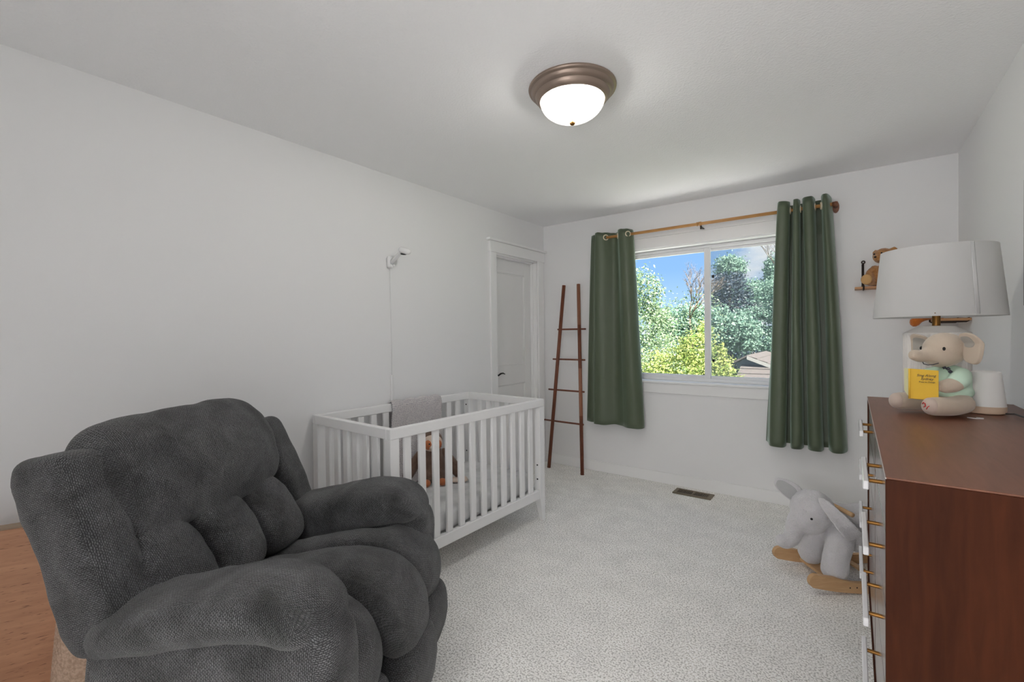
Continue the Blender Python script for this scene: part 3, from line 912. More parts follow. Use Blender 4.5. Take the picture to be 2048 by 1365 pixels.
# back
puff('back_panel', lambda a, b, c: (-.43 - .085 * c + a * .06, -.03 + b * (.34 - .01 * c), .62 + c * .34), CHEN, rc, (5, 6, 7), 16, (.12, .84, .8), .004, 41)
for sgn in (-1, 1):
    P, T = path_eval([(-.235, .50), (-.30, .62), (-.345, .76), (-.405, .90), (-.425, 1.01)] if sgn < 0 else [(-.235, .48), (-.30, .60), (-.345, .73), (-.40, .86), (-.44, .95)])
    puff('back_wing', seg_fn(P, T, .10, lambda t, s=sgn: (-.405 - .012 * t) if s < 0 else (.375 - .045 * t), lambda t: .072), CHEN, rc, (11, 4.5, 4), 22, (.62, .16, .2), .006, 51 + sgn)
P, T = path_eval([(-.335, .71), (-.335, .79), (-.36, .90), (-.415, .99), (-.47, 1.03)])
puff('head_pillow', seg_fn(P, T, .105, lambda t: -.040 - .02 * t, lambda t: .350 + .02 * t, hmod=lambda t, b: 1 - .15 * b * b), CHEN, rc, (4.5, 5, 2.6), 30, (.45, .66, .2), .008, 61)
for i, (wcn, zt) in enumerate(((-.265, -.01), (-.05, .01), (.165, -.01))):
    P, T = path_eval([(-.17, .49), (-.205, .56), (-.26, .65), (-.335, .745 + zt)])
    puff('back_cushion', seg_fn(P, T, .085, wcn, .108), CHEN, rc, (4, 2.8, 2.6), 20, (.36, .22, .17), .006, 71 + i)

# ------------------------------------------------------------------ crib
CA = math.radians(88.05)
cr = thing('crib', 'white slatted wooden baby crib standing against the left wall', 'crib', (-1.805, 1.418, 0), CA)
CLN, CW, CH = 1.315, .745, .865
for x0, y0 in ((0, 0), (CLN - .055, 0), (0, CW - .05), (CLN - .055, CW - .05)):
    b = B().box(x0, x0 + .055, y0, y0 + .05, .165, .812, .002)
    inx = x0 + .055 if x0 == 0 else x0
    ox = x0 if x0 == 0 else x0 + .055
    iny = y0 + .05 if y0 == 0 else y0
    oy = y0 if y0 == 0 else y0 + .05
    fx = ox + (.028 if x0 == 0 else -.028); fy = oy + (.028 if y0 == 0 else -.028)
    xs, ys = sorted((ox, fx)), sorted((oy, fy))
    b.hexa([(xs[0], ys[0], 0.001), (xs[1], ys[0], 0.001), (xs[1], ys[1], 0.001), (xs[0], ys[1], 0.001)],
           [(x0, y0, .165), (x0 + .055, y0, .165), (x0 + .055, y0 + .05, .165), (x0, y0 + .05, .165)])
    b.obj('leg', CRIBW, cr)
for nm, x0, x1, y0, y1 in (('top_rail', 0, CLN, 0, .034), ('top_rail', 0, CLN, CW - .034, CW), ('top_rail', 0, .034, .034, CW - .034), ('top_rail', CLN - .034, CLN, .034, CW - .034)):
    box(nm, x0, x1, y0, y1, .8125, CH, CRIBW, cr, .003)
for x0, x1, y0, y1 in ((.055, CLN - .055, .004, .034), (.055, CLN - .055, CW - .034, CW - .004), (.004, .034, .05, CW - .05), (CLN - .034, CLN - .004, .05, CW - .05)):
    box('bottom_rail', x0, x1, y0, y1, .163, .226, CRIBW, cr, .003)
sm1 = B().box(-.022, .022, -.009, .009, .226, .8125, .003).mesh('slat'); sm1.materials.append(CRIBW)
sm2 = B().box(-.009, .009, -.022, .022, .226, .8125, .003).mesh('slat'); sm2.materials.append(CRIBW)
for y in (.019, CW - .019):
    for i in range(12):
        link('slat', sm1, None, cr, loc=(.116 + .0957 * i, y, 0))
for x in (.019, CLN - .019):
    for i in range(6):
        link('slat', sm2, None, cr, loc=(x, .05 + (CW - .1) * (i + 1) / 7, 0))
bolt = None
for x, y, z, ax in ((.0555, CW - .025, .77, 1), (CLN - .0555, CW - .025, .77, -1), (CLN - .0555, CW - .025, .40, -1), (CLN - .0555, .025, .40, -1), (CLN - .0555, .025, .30, -1)):
    if bolt is None:
        bolt = B().lathe([(.006, -.001), (.006, .001), (.003, .0012)], 12).mesh('bolt'); bolt.materials.append(BLACK)
    link('bolt', bolt, None, cr, loc=(x, y, z), rot=(0, PI / 2 * ax, 0))
box('mattress_support', .036, CLN - .036, .036, CW - .036, .195, .21, CRIBW, cr)
mt = puff('crib_mattress', lambda a, b, c: (a * .612, b * .33, .066 + c * .066 - .004 * noise.noise(Vector((a * 5, b * 4, 1)))), MATT, None, (14, 10, 5), 24)
mt.location = (-1.805 + math.cos(CA) * CLN / 2 - math.sin(CA) * CW / 2, 1.418 + math.sin(CA) * CLN / 2 + math.cos(CA) * CW / 2, .211)
mt.rotation_euler = (0, 0, CA)
tag(mt, 'crib mattress in a pale grey fitted sheet lying inside the crib', 'mattress')

# blanket over the back rail
prof = [(.775 + .0, .70), (.764, .76), (.7585, .83), (.752, .868), (.735, .879), (.71, .876), (.698, .86), (.690, .80), (.688, .70), (.684, .60), (.678, .50), (.668, .42), (.65, .365), (.60, .356), (.56, .354)]
prof[0] = (.760, .70)
cp = catmull(prof, 70)
vs, fs, uvv = [], [], []
x0b, x1b, m = .535, .975, 40
L = 0
for j, (y, z) in enumerate(cp):
    if j: L += math.hypot(y - cp[j - 1][0], z - cp[j - 1][1])
    front = max(0, min(1, (L - .2) / .4))
    for i in range(m + 1):
        s = i / m
        x = x0b + (x1b - x0b) * s + .03 * front * (.5 - s) - .05 * front * (1 - s)
        rip = .006 * math.sin(s * 9 + L * 6) * min(1, front * 2) if z < .84 else 0
        # quilting seams run diagonally
        qd = (s * .44 + L * .62) / .115
        q = .014 * (1 - abs(math.sin(qd * PI)) ** .4)
        vs.append((x, y - rip - (.006 - q if z < .86 and y < .72 else 0), z + (.006 - q if y > .695 else 0)))
        uvv.append((s * .44, L))
for j in range(len(cp) - 1):
    for i in range(m):
        k = j * (m + 1) + i
        fs.append((k, k + 1, k + m + 2, k + m + 1))
me = bpy.data.meshes.new('baby_blanket'); me.from_pydata(vs, [], fs)
ul = me.uv_layers.new(name='UVMap')
for lp_ in me.loops: ul.data[lp_.index].uv = uvv[lp_.vertex_index]
bl = link('baby_blanket', me, MINKY, None, True, (-1.805, 1.418, 0), (0, 0, CA))
sd = bl.modifiers.new('thick', 'SOLIDIFY'); sd.thickness = .010; sd.offset = 1
tag(bl, 'grey dotted quilted baby blanket draped over the back rail of the crib', 'blanket')

# plush animal in the crib
PB = M('brown_plush', (0.105, 0.060, 0.042), 0.95, sheen=.3, var=((0.15, 0.09, 0.065), 25, .4, .6), bumps=[('noise', 160, .5, .004)])
PO = M('orange_plush', (0.42, 0.13, 0.045), 0.95, sheen=.3, bumps=[('noise', 160, .4, .004)])
PC = M('cream_plush', (0.62, 0.50, 0.42), 0.95, sheen=.3, bumps=[('noise', 160, .4, .004)])
pt = thing('plush_toy', 'brown plush animal with orange and cream face sitting in the crib under the blanket', 'plush toy', (-2.27, 2.13, .344), math.radians(-38))
pt.scale = (1.14, 1.14, 1.14)
blob('body', [('e', (0, 0, .085), (.075, .085, .095)), ('e', (-.005, 0, .165), (.055, .06, .05)), ('e', (.03, .035, .045), (.075, .045, .04)), ('e', (.03, -.035, .045), (.075, .045, .04))], PB, pt, .008)
blob('head', [('e', (.015, 0, .228), (.056, .060, .053))], PC, pt, .007)
blob('hood', [('e', (-.012, 0, .240), (.058, .064, .055))], PB, pt, .007)
for s in (-1, 1):
    blob('cheek', [('e', (.052, s * .026, .226), (.024, .026, .03))], PO, pt, .005)
    blob('foot', [('e', (.105, s * .045, .022), (.028, .026, .022))], PO, pt, .006)
    puff('eye', lambda a, b, c: (.073 + a * .004, s * .022 + b * .005, .236 + c * .005), BLACK, pt, 2, 6)
blob('muzzle', [('e', (.068, 0, .212), (.018, .024, .018))], PC, pt, .005)
for s in (-1, 1):
    blob('wing', [('c', [(-.005, s * .07, .17), (0, s * .105, .11), (.01, s * .14, .055), (.012, s * .155, .02)], [.022, .034, .034, .018])], PB, pt, .008)
    puff('wing_tip', lambda a, b, c: (.055 + a * .045, s * .150 + b * .05, .012 + c * .006), PC, pt, 4, 8)

# ------------------------------------------------------------------ dresser
DX0, DX1, DYN, DYF, DZT = .054, .515, 1.204, 2.654, 1.02
dr = thing('dresser', 'tall walnut dresser with clear bar pulls along the right wall', 'dresser', (DX0, (DYN + DYF) / 2, 0))
cy = (DYN + DYF) / 2
def dbx(name, x0, x1, y0, y1, z0, z1, mat, bevel=.0015, par=dr):
    return box(name, x0 - DX0, x1 - DX0, y0 - cy, y1 - cy, z0, z1, mat, par, bevel)
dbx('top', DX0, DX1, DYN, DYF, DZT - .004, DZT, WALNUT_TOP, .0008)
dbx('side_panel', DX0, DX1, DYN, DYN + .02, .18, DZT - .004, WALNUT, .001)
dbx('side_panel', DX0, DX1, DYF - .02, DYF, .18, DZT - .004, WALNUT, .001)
dbx('bottom_panel', DX0, DX1, DYN + .02, DYF - .02, .18, .20, WALNUT)
dbx('back_panel', DX1 - .01, DX1, DYN + .02, DYF - .02, .20, DZT - .016, WALNUT)
dbx('divider', DX0 + .006, DX1 - .01, cy - .011, cy + .011, .20, DZT - .016, WALNUT)
fe = B()
fe.box(-.0008, .0012, DYN - cy, DYF - cy, DZT - .0045, DZT - .0012)
fe.obj('edge_highlight', M('painted_highlight', (.55, .5, .48), .4), dr)  # pale strip painting the highlight along the front top edge
for x in (DX0 + .05, DX1 - .05):
    for y in (DYN + .07, DYF - .07):
        B().tube([(x - DX0, y - cy, .001), (x - DX0, y - cy, .18)], [.014, .022], 12).obj('leg', WALNUT, dr, True)
rows = ((.866, 1.008), (.692, .860), (.494, .686), (.206, .488))
pz = (.935, .77, .59, .397)
post_me = B().tube([(-.030, 0, 0), (.006, 0, 0)], .0052, 10).mesh('post'); post_me.materials.append(BRASS)
for c, (y0, y1) in enumerate(((DYN + .022, cy - .012), (cy + .012, DYF - .022))):
    for (z0, z1), zz in zip(rows, pz):
        ym = (y0 + y1) / 2
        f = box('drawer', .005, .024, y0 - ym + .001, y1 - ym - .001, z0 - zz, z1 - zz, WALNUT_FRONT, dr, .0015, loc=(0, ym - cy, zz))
        bx = B().box(-.034, -.022, -.138, .138, -.011, .011, .002)
        tag(bx.obj('pull', CHROME, f), 'clear acrylic bar pull')
        for yy in (-.085, .085):
            tag(link('post', post_me, None, f, loc=(0, yy, 0)), 'brass pull post')

# ------------------------------------------------------------------ table lamp
tl = thing('table_lamp', 'table lamp with a wide white drum shade and ribbed cream base on the dresser', 'lamp', (.263, 2.43, DZT))
B().lathe([(.094, .001), (.099, .006), (.100, .012), (.100, .27), (.1005, .285), (.099, .291), (.092, .294), (.062, .312), (.056, .316), (.02, .318)], 288, flute=(.007, .02, .282, 36)).obj('base', CERAMIC, tl, auto=.9)
B().lathe([(.0125, .316), (.0125, .372), (.0145, .374), (.0145, .379), (.006, .380)], 24).obj('stem', BRASS, tl, auto=.6)
sh = B().lathe([(.195, .352), (.1955, .356), (.171, .612), (.1705, .616), (.1695, .616), (.170, .612), (.1942, .356), (.194, .352), (.195, .352)], 96, close=False).obj('shade', LINEN, tl, auto=.5)
ss = B()
a0 = math.radians(-65)
q = []
for k in range(5):
    a = a0 + .018 * k
    q.append(((.1957 * math.cos(a), .1957 * math.sin(a), .356), (.1713 * math.cos(a), .1713 * math.sin(a), .613)))
for (p0_, p1_), (p2_, p3_) in zip(q, q[1:]):
    vv = [ss.bm.verts.new(p) for p in (p0_, p2_, p3_, p1_)]
    ss.bm.faces.new(vv)
bmesh.ops.remove_doubles(ss.bm, verts=ss.bm.verts[:], dist=1e-5)
so = ss.obj('seam_strip', M('shade_seam', (.56, .56, .56), .9), sh, True)
sd = so.modifiers.new('thick', 'SOLIDIFY'); sd.thickness = .0006; sd.offset = 1
spd = B()
for k in range(3):
    a = 2 * PI * k / 3 + .4
    spd.tube([(0.01 * math.cos(a), .01 * math.sin(a), .376), (.2 * math.cos(a), .2 * math.sin(a), .362)], .0018, 6)
spd.obj('spider', BRASS, tl, True)

# ------------------------------------------------------------------ plush elephant with its book
PG = M('grey_beige_plush', (0.53, 0.44, 0.35), 0.95, sheen=.35, bumps=[('noise', 300, .35, .002)], sheen_tint=(1, .97, .94))
PGI = M('grey_velour', (0.36, 0.335, 0.30), 0.9, sheen=.3)
MINT = M('mint_cotton', (0.56, 0.74, 0.60), 0.9, bumps=[('noise', 400, .2, .001)])
YEL = M('yellow_felt', (0.80, 0.50, 0.055), 0.85, bumps=[('noise', 300, .3, .001)])
PAGE = M('pale_yellow_felt', (0.80, 0.76, 0.45), 0.9, bumps=[('noise', 120, .4, .003)])
INK = M('embroidery_dark', (0.05, 0.05, 0.07), 0.8)
RED = M('embroidery_red', (0.6, 0.03, 0.03), 0.8)
PAD = M('pink_grey_velour', (0.52, 0.42, 0.36), 0.9, sheen=.3)
te = thing('plush_elephant', 'small beige plush elephant in a mint shirt sitting before the lamp, holding a yellow book', 'plush toy', (.260, 2.205, DZT), math.radians(218))
blob('body', [('e', (-.03, 0, .05), (.053, .054, .048)), ('e', (-.028, 0, .10), (.046, .046, .07)),
              ('c', [(-.02, .045, .045), (.04, .062, .040), (.10, .066, .042)], [.034, .033, .033]),
              ('c', [(-.02, -.045, .045), (.04, -.062, .040), (.10, -.066, .042)], [.034, .033, .033])], PG, te, .006, 5)
blob('shirt', [('e', (-.028, 0, .113), (.052, .052, .064)), ('e', (-.03, 0, .082), (.057, .056, .032)), ('c', [(-.018, .040, .142), (.006, .060, .130), (.020, .063, .122)], [.030, .030, .029]), ('c', [(-.018, -.040, .142), (.006, -.060, .130), (.020, -.063, .122)], [.030, .030, .029])], MINT, te, .005, 4)
for s in (-1, 1):
    arm = blob('hand', [('c', [(.01, s * .064, .124), (.032, s * .064, .114), (.052, s * .056, .108)], [.024, .026, .024])], PG, te, .005, 4)
    blob('palm_pad', [('e', (.063, s * .050, .106), (.016, .016, .016))], PAD, arm, .004, 2)
    ft = blob('foot_pad', [('e', (.113, s * .066, .043), (.022, .028, .030))], PAD, te, .005, 3)
    if s > 0:
        B().tube([(.1345, .058, .050), (.1362, .064, .056), (.1362, .070, .053), (.1352, .070, .044), (.1355, .064, .040)], .0016, 5).tube([(.1355, .074, .034), (.1355, .078, .042), (.1340, .083, .046)], .0014, 5).obj('embroidery', RED, ft, True)
hdm = [('e', (0, 0, .232), (.062, .060, .060)), ('e', (.012, 0, .210), (.052, .050, .042)),
       ('c', [(.035, 0, .216), (.065, -.002, .212), (.085, -.004, .208), (.100, -.006, .213)], [.034, .025, .021, .021])]
hd = blob('head', hdm, PG, te, .005, 5)
for s in (-1, 1):
    ey = puff('eye', lambda a, b, c: (.044 + a * .0045, s * .043 + b * .004, .236 + c * .0065), BLACK, hd, 2, 8)
    em = Matrix.Translation((-.012, s * .062, .246)) @ Matrix.Rotation(s * math.radians(62), 4, 'Z') @ Matrix.Rotation(math.radians(-6) , 4, 'X')
    def earfn(a, b, c, s=s, em=em):
        u, v_ = a, c                      # a out along the ear, c up
        x = .031 + u * .035
        z = v_ * (.050 + .006 * u)
        fold = max(0.0, v_ - .35) * .036 * 1.2
        y = b * .009 + .012 * u * u + (-fold) * s * 0 
        return em @ Vector((x, -s * (b * .009) + s * (.010 * (u + 1) - fold * (1 if s > 0 else 1)), z - .008))
    er = puff('ear', earfn, PG, te, (3, 4, 3), 14)
    def inner2(a, b, c, s=s, em=em, earfn=earfn):
        if s > 0: a2, c2 = a * .60 - .10, .42 + c * .36
        else: a2, c2 = a * .74, c * .74
        th = max(0.0, 1 - abs(a2) ** 3 - abs(c2) ** 3) ** .25
        return earfn(a2, th + .12 + b * .15, c2)
    puff('ear_lining', inner2, PGI, er, (3, 4, 3), 10)
B().tube([(.050, .03, .186), (.058, .018, .180), (.060, 0, .178), (.058, -.018, .180), (.050, -.03, .186)], .0014, 5).obj('mouth', INK, hd, True)
me_ = B().tube([(.022, .040, .170), (.028, .036, .163)], .005, 6).tube([(.030, .036, .172), (.036, .030, .168)], .0045, 6).tube([(.018, .043, .160), (.024, .040, .154)], .005, 6).obj('shirt_print', INK, te, True)

bk = thing('book', 'small yellow cloth book held between the paws of the plush elephant', 'book', (.279, 2.205, DZT), math.radians(218))
def slab(a, b, z0, z1, th):
    """upright slab between plan points a and b, z pairs per end, thickness th to the left of a->b"""
    d = Vector((b[0] - a[0], b[1] - a[1], 0)).normalized(); n_ = Vector((-d.y, d.x, 0)) * th
    bot = [(a[0], a[1], z0[0]), (b[0], b[1], z0[1]), (b[0] + n_.x, b[1] + n_.y, z0[1]), (a[0] + n_.x, a[1] + n_.y, z0[0])]
    top = [(a[0], a[1], z1[0]), (b[0], b[1], z1[1]), (b[0] + n_.x, b[1] + n_.y, z1[1]), (a[0] + n_.x, a[1] + n_.y, z1[0])]
    return B().hexa(bot, top, .0012)
SP, EN, LF = (.152, .002), (.100, .054), (.128, -.048)
slab(SP, EN, (.062, .060), (.167, .163), .004).obj('cover', YEL, bk)
slab(LF, SP, (.085, .062), (.165, .167), .004).obj('cover', PAGE, bk)
slab((.128, -.040), (.146, .000), (.088, .066), (.160, .163), .006).obj('pages', PAGE, bk)
slab((.146, .002), (.102, .047), (.066, .064), (.161, .158), .006).obj('pages', PAGE, bk)
B().tube([(.153, .001, .062), (.153, .001, .167)], .003, 8).obj('spine', YEL, bk, True)
tm = Matrix(((-.7071, 0, .7071, 0), (.7071, 0, .7071, 0), (0, 1, 0, 0), (0, 0, 0, 1)))
def tpos(along, z):
    p = Vector((SP[0], SP[1], 0)).lerp(Vector((EN[0], EN[1], 0)), along)
    return Matrix.Translation((p.x + .0006, p.y + .0006, z)) @ tm
text_mesh('lettering', 'Sing Along', .0115, INK, bk, tpos(.57, .141) , shear=.25)
text_mesh('lettering', 'Sydney', .0115, INK, bk, tpos(.60, .1295), shear=.25)
text_mesh('lettering', 'Press to Change', .0062, INK, bk, tpos(.60, .1205), shear=.1)

# ------------------------------------------------------------------ night light and cord on the dresser
nl = thing('night_light', 'white tapered night light with a wooden-toned base at the back of the dresser', 'night light', (.383, 2.33, DZT))
NLM = M('frosted_white_plastic', (.74, .73, .71), .55)
B().lathe([(.0535, .028), (.0525, .032), (.0405, .140), (.039, .148), (.034, .152), (.004, .1525)], 40).obj('diffuser', NLM, nl, auto=.7)
B().lathe([(.046, .001), (.051, .004), (.0535, .012), (.0535, .028), (.01, .0285)], 40).obj('base', M('night_light_beige', (.60, .45, .33), .5), nl, auto=.7)
CORD = M('grey_cord', (.10, .10, .10), .5)
B().tube([(.045, -.03, .006), (.062, -.05, .010), (.080, -.085, .004), (.092, -.16, .0035), (.094, -.26, .0035)], .0028, 8).obj('cord', CORD, nl, True)
lc = B().tube([(.0, 0, 0), (.02, -.012, .0), (.038, -.006, .0), (.04, .008, .0), (.024, .014, .0)], .0016, 6).obj('loop_cord', M('white_cord', (.7, .7, .7), .5), None, True, loc=(.312, 2.165, DZT + .0022))
tag(lc, 'thin white loop of cord lying on the dresser behind the plush elephant', 'cord')

# ------------------------------------------------------------------ picture on the right wall
pf = thing('picture_frame', 'black framed picture on the right wall at the photo edge', 'picture', (XR, 2.28, 1.645))
fb = B()
for y0, y1, z0, z1 in ((-.25, -.235, -.235, .235), (.235, .25, -.235, .235), (-.235, .235, -.235, -.22), (-.235, .235, .22, .235)):
    fb.box(-.022, -.001, y0, y1, z0, z1, .001)
fb.obj('frame', PEWTER, pf)
box('print', -.012, -.002, -.235, .235, -.22, .22, M('picture_paper', (.6, .6, .58), .7), pf)

# ------------------------------------------------------------------ wall shelves with teddy bear and orange plush
ws = thing('wall_shelf', 'small pine wall shelf on the window wall carrying the teddy bear', 'shelf', (.20, YF, 1.606))
box('board', -.188, .215, -.135, -.001, 0, .014, SHELFW, ws, .001)
for x in (-.140, .150):
    b = B()
    b.tube([(x, -.012, .185), (x, -.012, -.004), (x, -.128, -.006), (x, -.142, -.003), (x, -.142, .022)], .0045, 8)
    b.tube([(x - .006, -.006, .18), (x - .006, -.006, .01)], .0035, 8)
    bo = b.obj('bracket', DARKM, ws, True)
    r_ = B().tube([(x + .009 * math.cos(a), -.010, .192 + .009 * math.sin(a)) for a in np.linspace(0, 2 * PI, 17)], .0038, 8, False)
    r_.obj('ring', DARKM, bo, True)
TB = M('teddy_fur', (.36, .155, .042), .95, sheen=.4, var=((.48, .235, .085), 40, .4, .6), bumps=[('noise', 220, .8, .006)])
TBP = M('teddy_paw', (.52, .31, .13), .9, bumps=[('noise', 200, .3, .003)])
tb = thing('teddy_bear', 'golden brown teddy bear seated on the pine wall shelf', 'teddy bear', (.172, 3.925, 1.620), math.radians(-100))
tb.scale = (1.08, 1.08, 1.05)
blob('body', [('e', (0, 0, .072), (.052, .056, .070)), ('c', [(.02, .04, .030), (.055, .062, .030), (.085, .072, .035)], [.030, .028, .027]), ('c', [(.02, -.04, .030), (.055, -.062, .030), (.085, -.072, .035)], [.030, .028, .027]),
              ('c', [(.0, .05, .115), (.03, .068, .085), (.05, .065, .055)], [.022, .022, .020]), ('c', [(.0, -.05, .115), (.03, -.068, .085), (.05, -.065, .055)], [.022, .022, .020])], TB, tb, .006, 3, .003, 180)
bh = blob('head', [('e', (.01, 0, .190), (.050, .056, .048)), ('e', (.052, 0, .176), (.026, .028, .024)), ('e', (.0, .052, .218), (.014, .020, .020)), ('e', (.0, -.052, .218), (.014, .020, .020))], TB, tb, .0055, 3, .003, 180)
bh.rotation_euler = (0, 0, math.radians(-28))
for s in (-1, 1):
    blob('paw_pad', [('e', (.108, s * .073, .040), (.010, .030, .034))], TBP, tb, .005, 2)
    puff('eye', lambda a, b, c: (.056 + a * .005, s * .022 + b * .005, .203 + c * .005), BLACK, bh, 2, 6)
puff('nose', lambda a, b, c: (.077 + a * .006, b * .008, .180 + c * .006), DARKM, bh, 2, 8)

ws2 = thing('wall_shelf', 'lower pine wall shelf on dark brackets behind the lamp in the corner', 'shelf', (XR, 3.79, 1.375))
box('board', -.135, -.001, -.19, .21, 0, .014, SHELFW, ws2, .001)
for y in (-.185, .15):
    B().tube([(-.012, y, .10), (-.012, y, -.002), (-.022, y, -.006), (-.13, y, -.006), (-.142, y, .0), (-.142, y, .02)], .0045, 8).obj('bracket', DARKM, ws2, True)
OR = M('orange_fur', (.62, .17, .02), .95, sheen=.4, bumps=[('noise', 220, .8, .006)])
op = thing('plush_toy', 'bright orange fuzzy plush on the lower wall shelf, mostly hidden by the lamp', 'plush toy', (.43, 3.90, 1.39))
blob('body', [('e', (0, 0, .045), (.055, .05, .045)), ('c', [(-.04, 0, .02), (-.085, -.01, .008), (-.108, -.015, -.012), (-.112, -.02, -.022)], [.022, .026, .028, .024])], OR, op, .006, 3, .004, 180)
blob('head', [('e', (.0, 0, .115), (.042, .045, .04)), ('e', (0, .035, .15), (.012, .016, .016)), ('e', (0, -.035, .15), (.012, .016, .016))], OR, op, .006, 3, .004, 180)

# ------------------------------------------------------------------ rocking elephant
GE = M('grey_faux_fur', (0.60, 0.585, 0.605), 0.95, sheen=.45, var=((.58, .57, .58), 28, .42, .62), bumps=[('noise', 170, .9, .006), ('noise', 45, .4, .008)], sheen_tint=(1, 1, 1))
GEL = M('dark_grey_fur_lining', (0.40, 0.40, 0.405), 0.95, sheen=.3, bumps=[('noise', 140, .3, .004)])
re_ = thing('rocking_elephant', 'grey plush rocking elephant on birch rockers beyond the dresser', 'rocking toy', (.052, 3.07, 0), math.radians(-142.3))
blob('body', [('e', (.03, 0, .270), (.20, .125, .125)), ('e', (.14, 0, .285), (.11, .115, .115)), ('e', (-.12, 0, .275), (.10, .12, .125)),
              ('c', [(.20, .085, .24), (.225, .090, .15), (.232, .092, .098)], [.068, .062, .066]), ('c', [(.20, -.085, .24), (.225, -.090, .15), (.232, -.092, .098)], [.068, .062, .066]),
              ('c', [(-.13, .085, .24), (-.16, .090, .15), (-.165, .092, .098)], [.068, .062, .066]), ('c', [(-.13, -.085, .24), (-.16, -.090, .15), (-.165, -.092, .098)], [.068, .062, .066]),
              ('c', [(-.21, 0, .30), (-.25, 0, .24), (-.255, 0, .19)], [.016, .012, .014])], GE, re_, .010, 6, .003, 40)
eh = blob('head', [('e', (.285, 0, .372), (.105, .108, .104)), ('e', (.30, 0, .315), (.080, .085, .075)),
              ('c', [(.36, 0, .315), (.385, .0, .262), (.395, 0, .222), (.425, 0, .200), (.452, 0, .206)], [.055, .046, .040, .036, .034])], GE, re_, .009, 6, .003, 40)
for s in (1,):
    puff('eye', lambda a, b, c: (.352 + a * .006, s * .092 + b * .006, .358 + c * .006), BLACK, eh, 2, 8)
# near ear flops backward and down, far ear stands out sideways
def near_ear(a, b, c):
    t = (a + 1) / 2
    c_ = Vector((.318, .100, .468)).lerp(Vector((.178, .160, .285)), t)
    bend = Vector((.012, .045, -.008)) * math.sin(t * PI)
    wdt = .024 + .020 * t ** .7
    ax = Vector((.80, -.30, -.50)).normalized()
    return c_ + bend + ax * c * wdt + Vector((.25, .95, .1)) * b * .020 + Vector((0, .015, 0)) * c * c
ne = puff('ear', near_ear, GE, re_, (3.5, 3, 3), 16, wr=.003)
def far_ear(a, b, c):
    t = (a + 1) / 2
    c_ = Vector((.285, -.075, .400)).lerp(Vector((.345, -.235, .455)), t)
    wdt = .046 + .010 * math.sin(t * PI) - .016 * t
    up = Vector((-.30, .10, .95)).normalized()
    return c_ + up * c * wdt + Vector((.9, .4, .2)) * b * .015
fe_ = puff('ear', far_ear, GE, re_, (3, 3, 3), 16, wr=.003)
def far_lin(a, b, c):
    a2, c2 = a * .74 + .03, c * .74 - .06
    th = max(0.0, 1 - abs(a2) ** 3 - abs(c2) ** 3) ** (1 / 3)
    return far_ear(a2, th, c2) + Vector((.9, .4, .2)) * (.0015 + b * .0022)
puff('ear_lining', far_lin, GEL, fe_, (3, 3, 3), 10)
B().tube([(.195, -.165, .404), (.195, .165, .404)], .0115, 14).obj('handle', BIRCH, re_, True)
# rockers: curved planks on edge
def rocker_poly():
    top, bot = [], []
    for k in range(41):
        x = -.375 + .75 * k / 40
        zb = .003 + .40 * abs(x) ** 2.5
        h_ = .052 + .016 * max(0, min(1, (abs(x) - .18) / .10))
        bot.append((x, zb)); top.append((x, zb + h_))
    def cap(p, q, sg):
        c = ((p[0] + q[0]) / 2, (p[1] + q[1]) / 2); r = (q[1] - p[1]) / 2
        return [(c[0] + sg * r * math.cos(t), c[1] + r * math.sin(t)) for t in np.linspace(-PI / 2, PI / 2, 12)[1:-1]]
    return bot + cap(bot[-1], top[-1], 1) + top[::-1] + cap(bot[0], top[0], -1)[::-1]
for s in (-1, 1):
    mt_ = Matrix.Translation((0, s * .15 + .011, 0)) @ Matrix.Rotation(PI / 2, 4, 'X')
    rk = B().prism(rocker_poly(), 0, .022, mt_)
    ro = rk.obj('rocker', BIRCH, re_, auto=.6)
    for x in (.205, .17, -.17, -.205):
        d_ = B().lathe([(.0035, -.0006), (.0035, .0006)], 10)
        me = d_.mesh('screw'); me.transform(Matrix.Translation((x, s * .1612, .037)) @ Matrix.Rotation(PI / 2, 4, 'X')); link('screw', me, BLACK, ro)
for x in (.232, -.165):
    box('footrest', x - .035, x + .035, -.139, .139, .030, .046, BIRCH, re_, .003)
box('crossbar', -.015, .015, -.139, .139, .022, .036, BIRCH, re_, .002)

struct(box('bounce_slab', -9, 6, YF + .25, YF + 5.2, -3.05, -2.95, M('bounce_slab_pale', (.70, .69, .67), .9)))  # unseen pale slab added to bounce sunlight up onto the ceiling
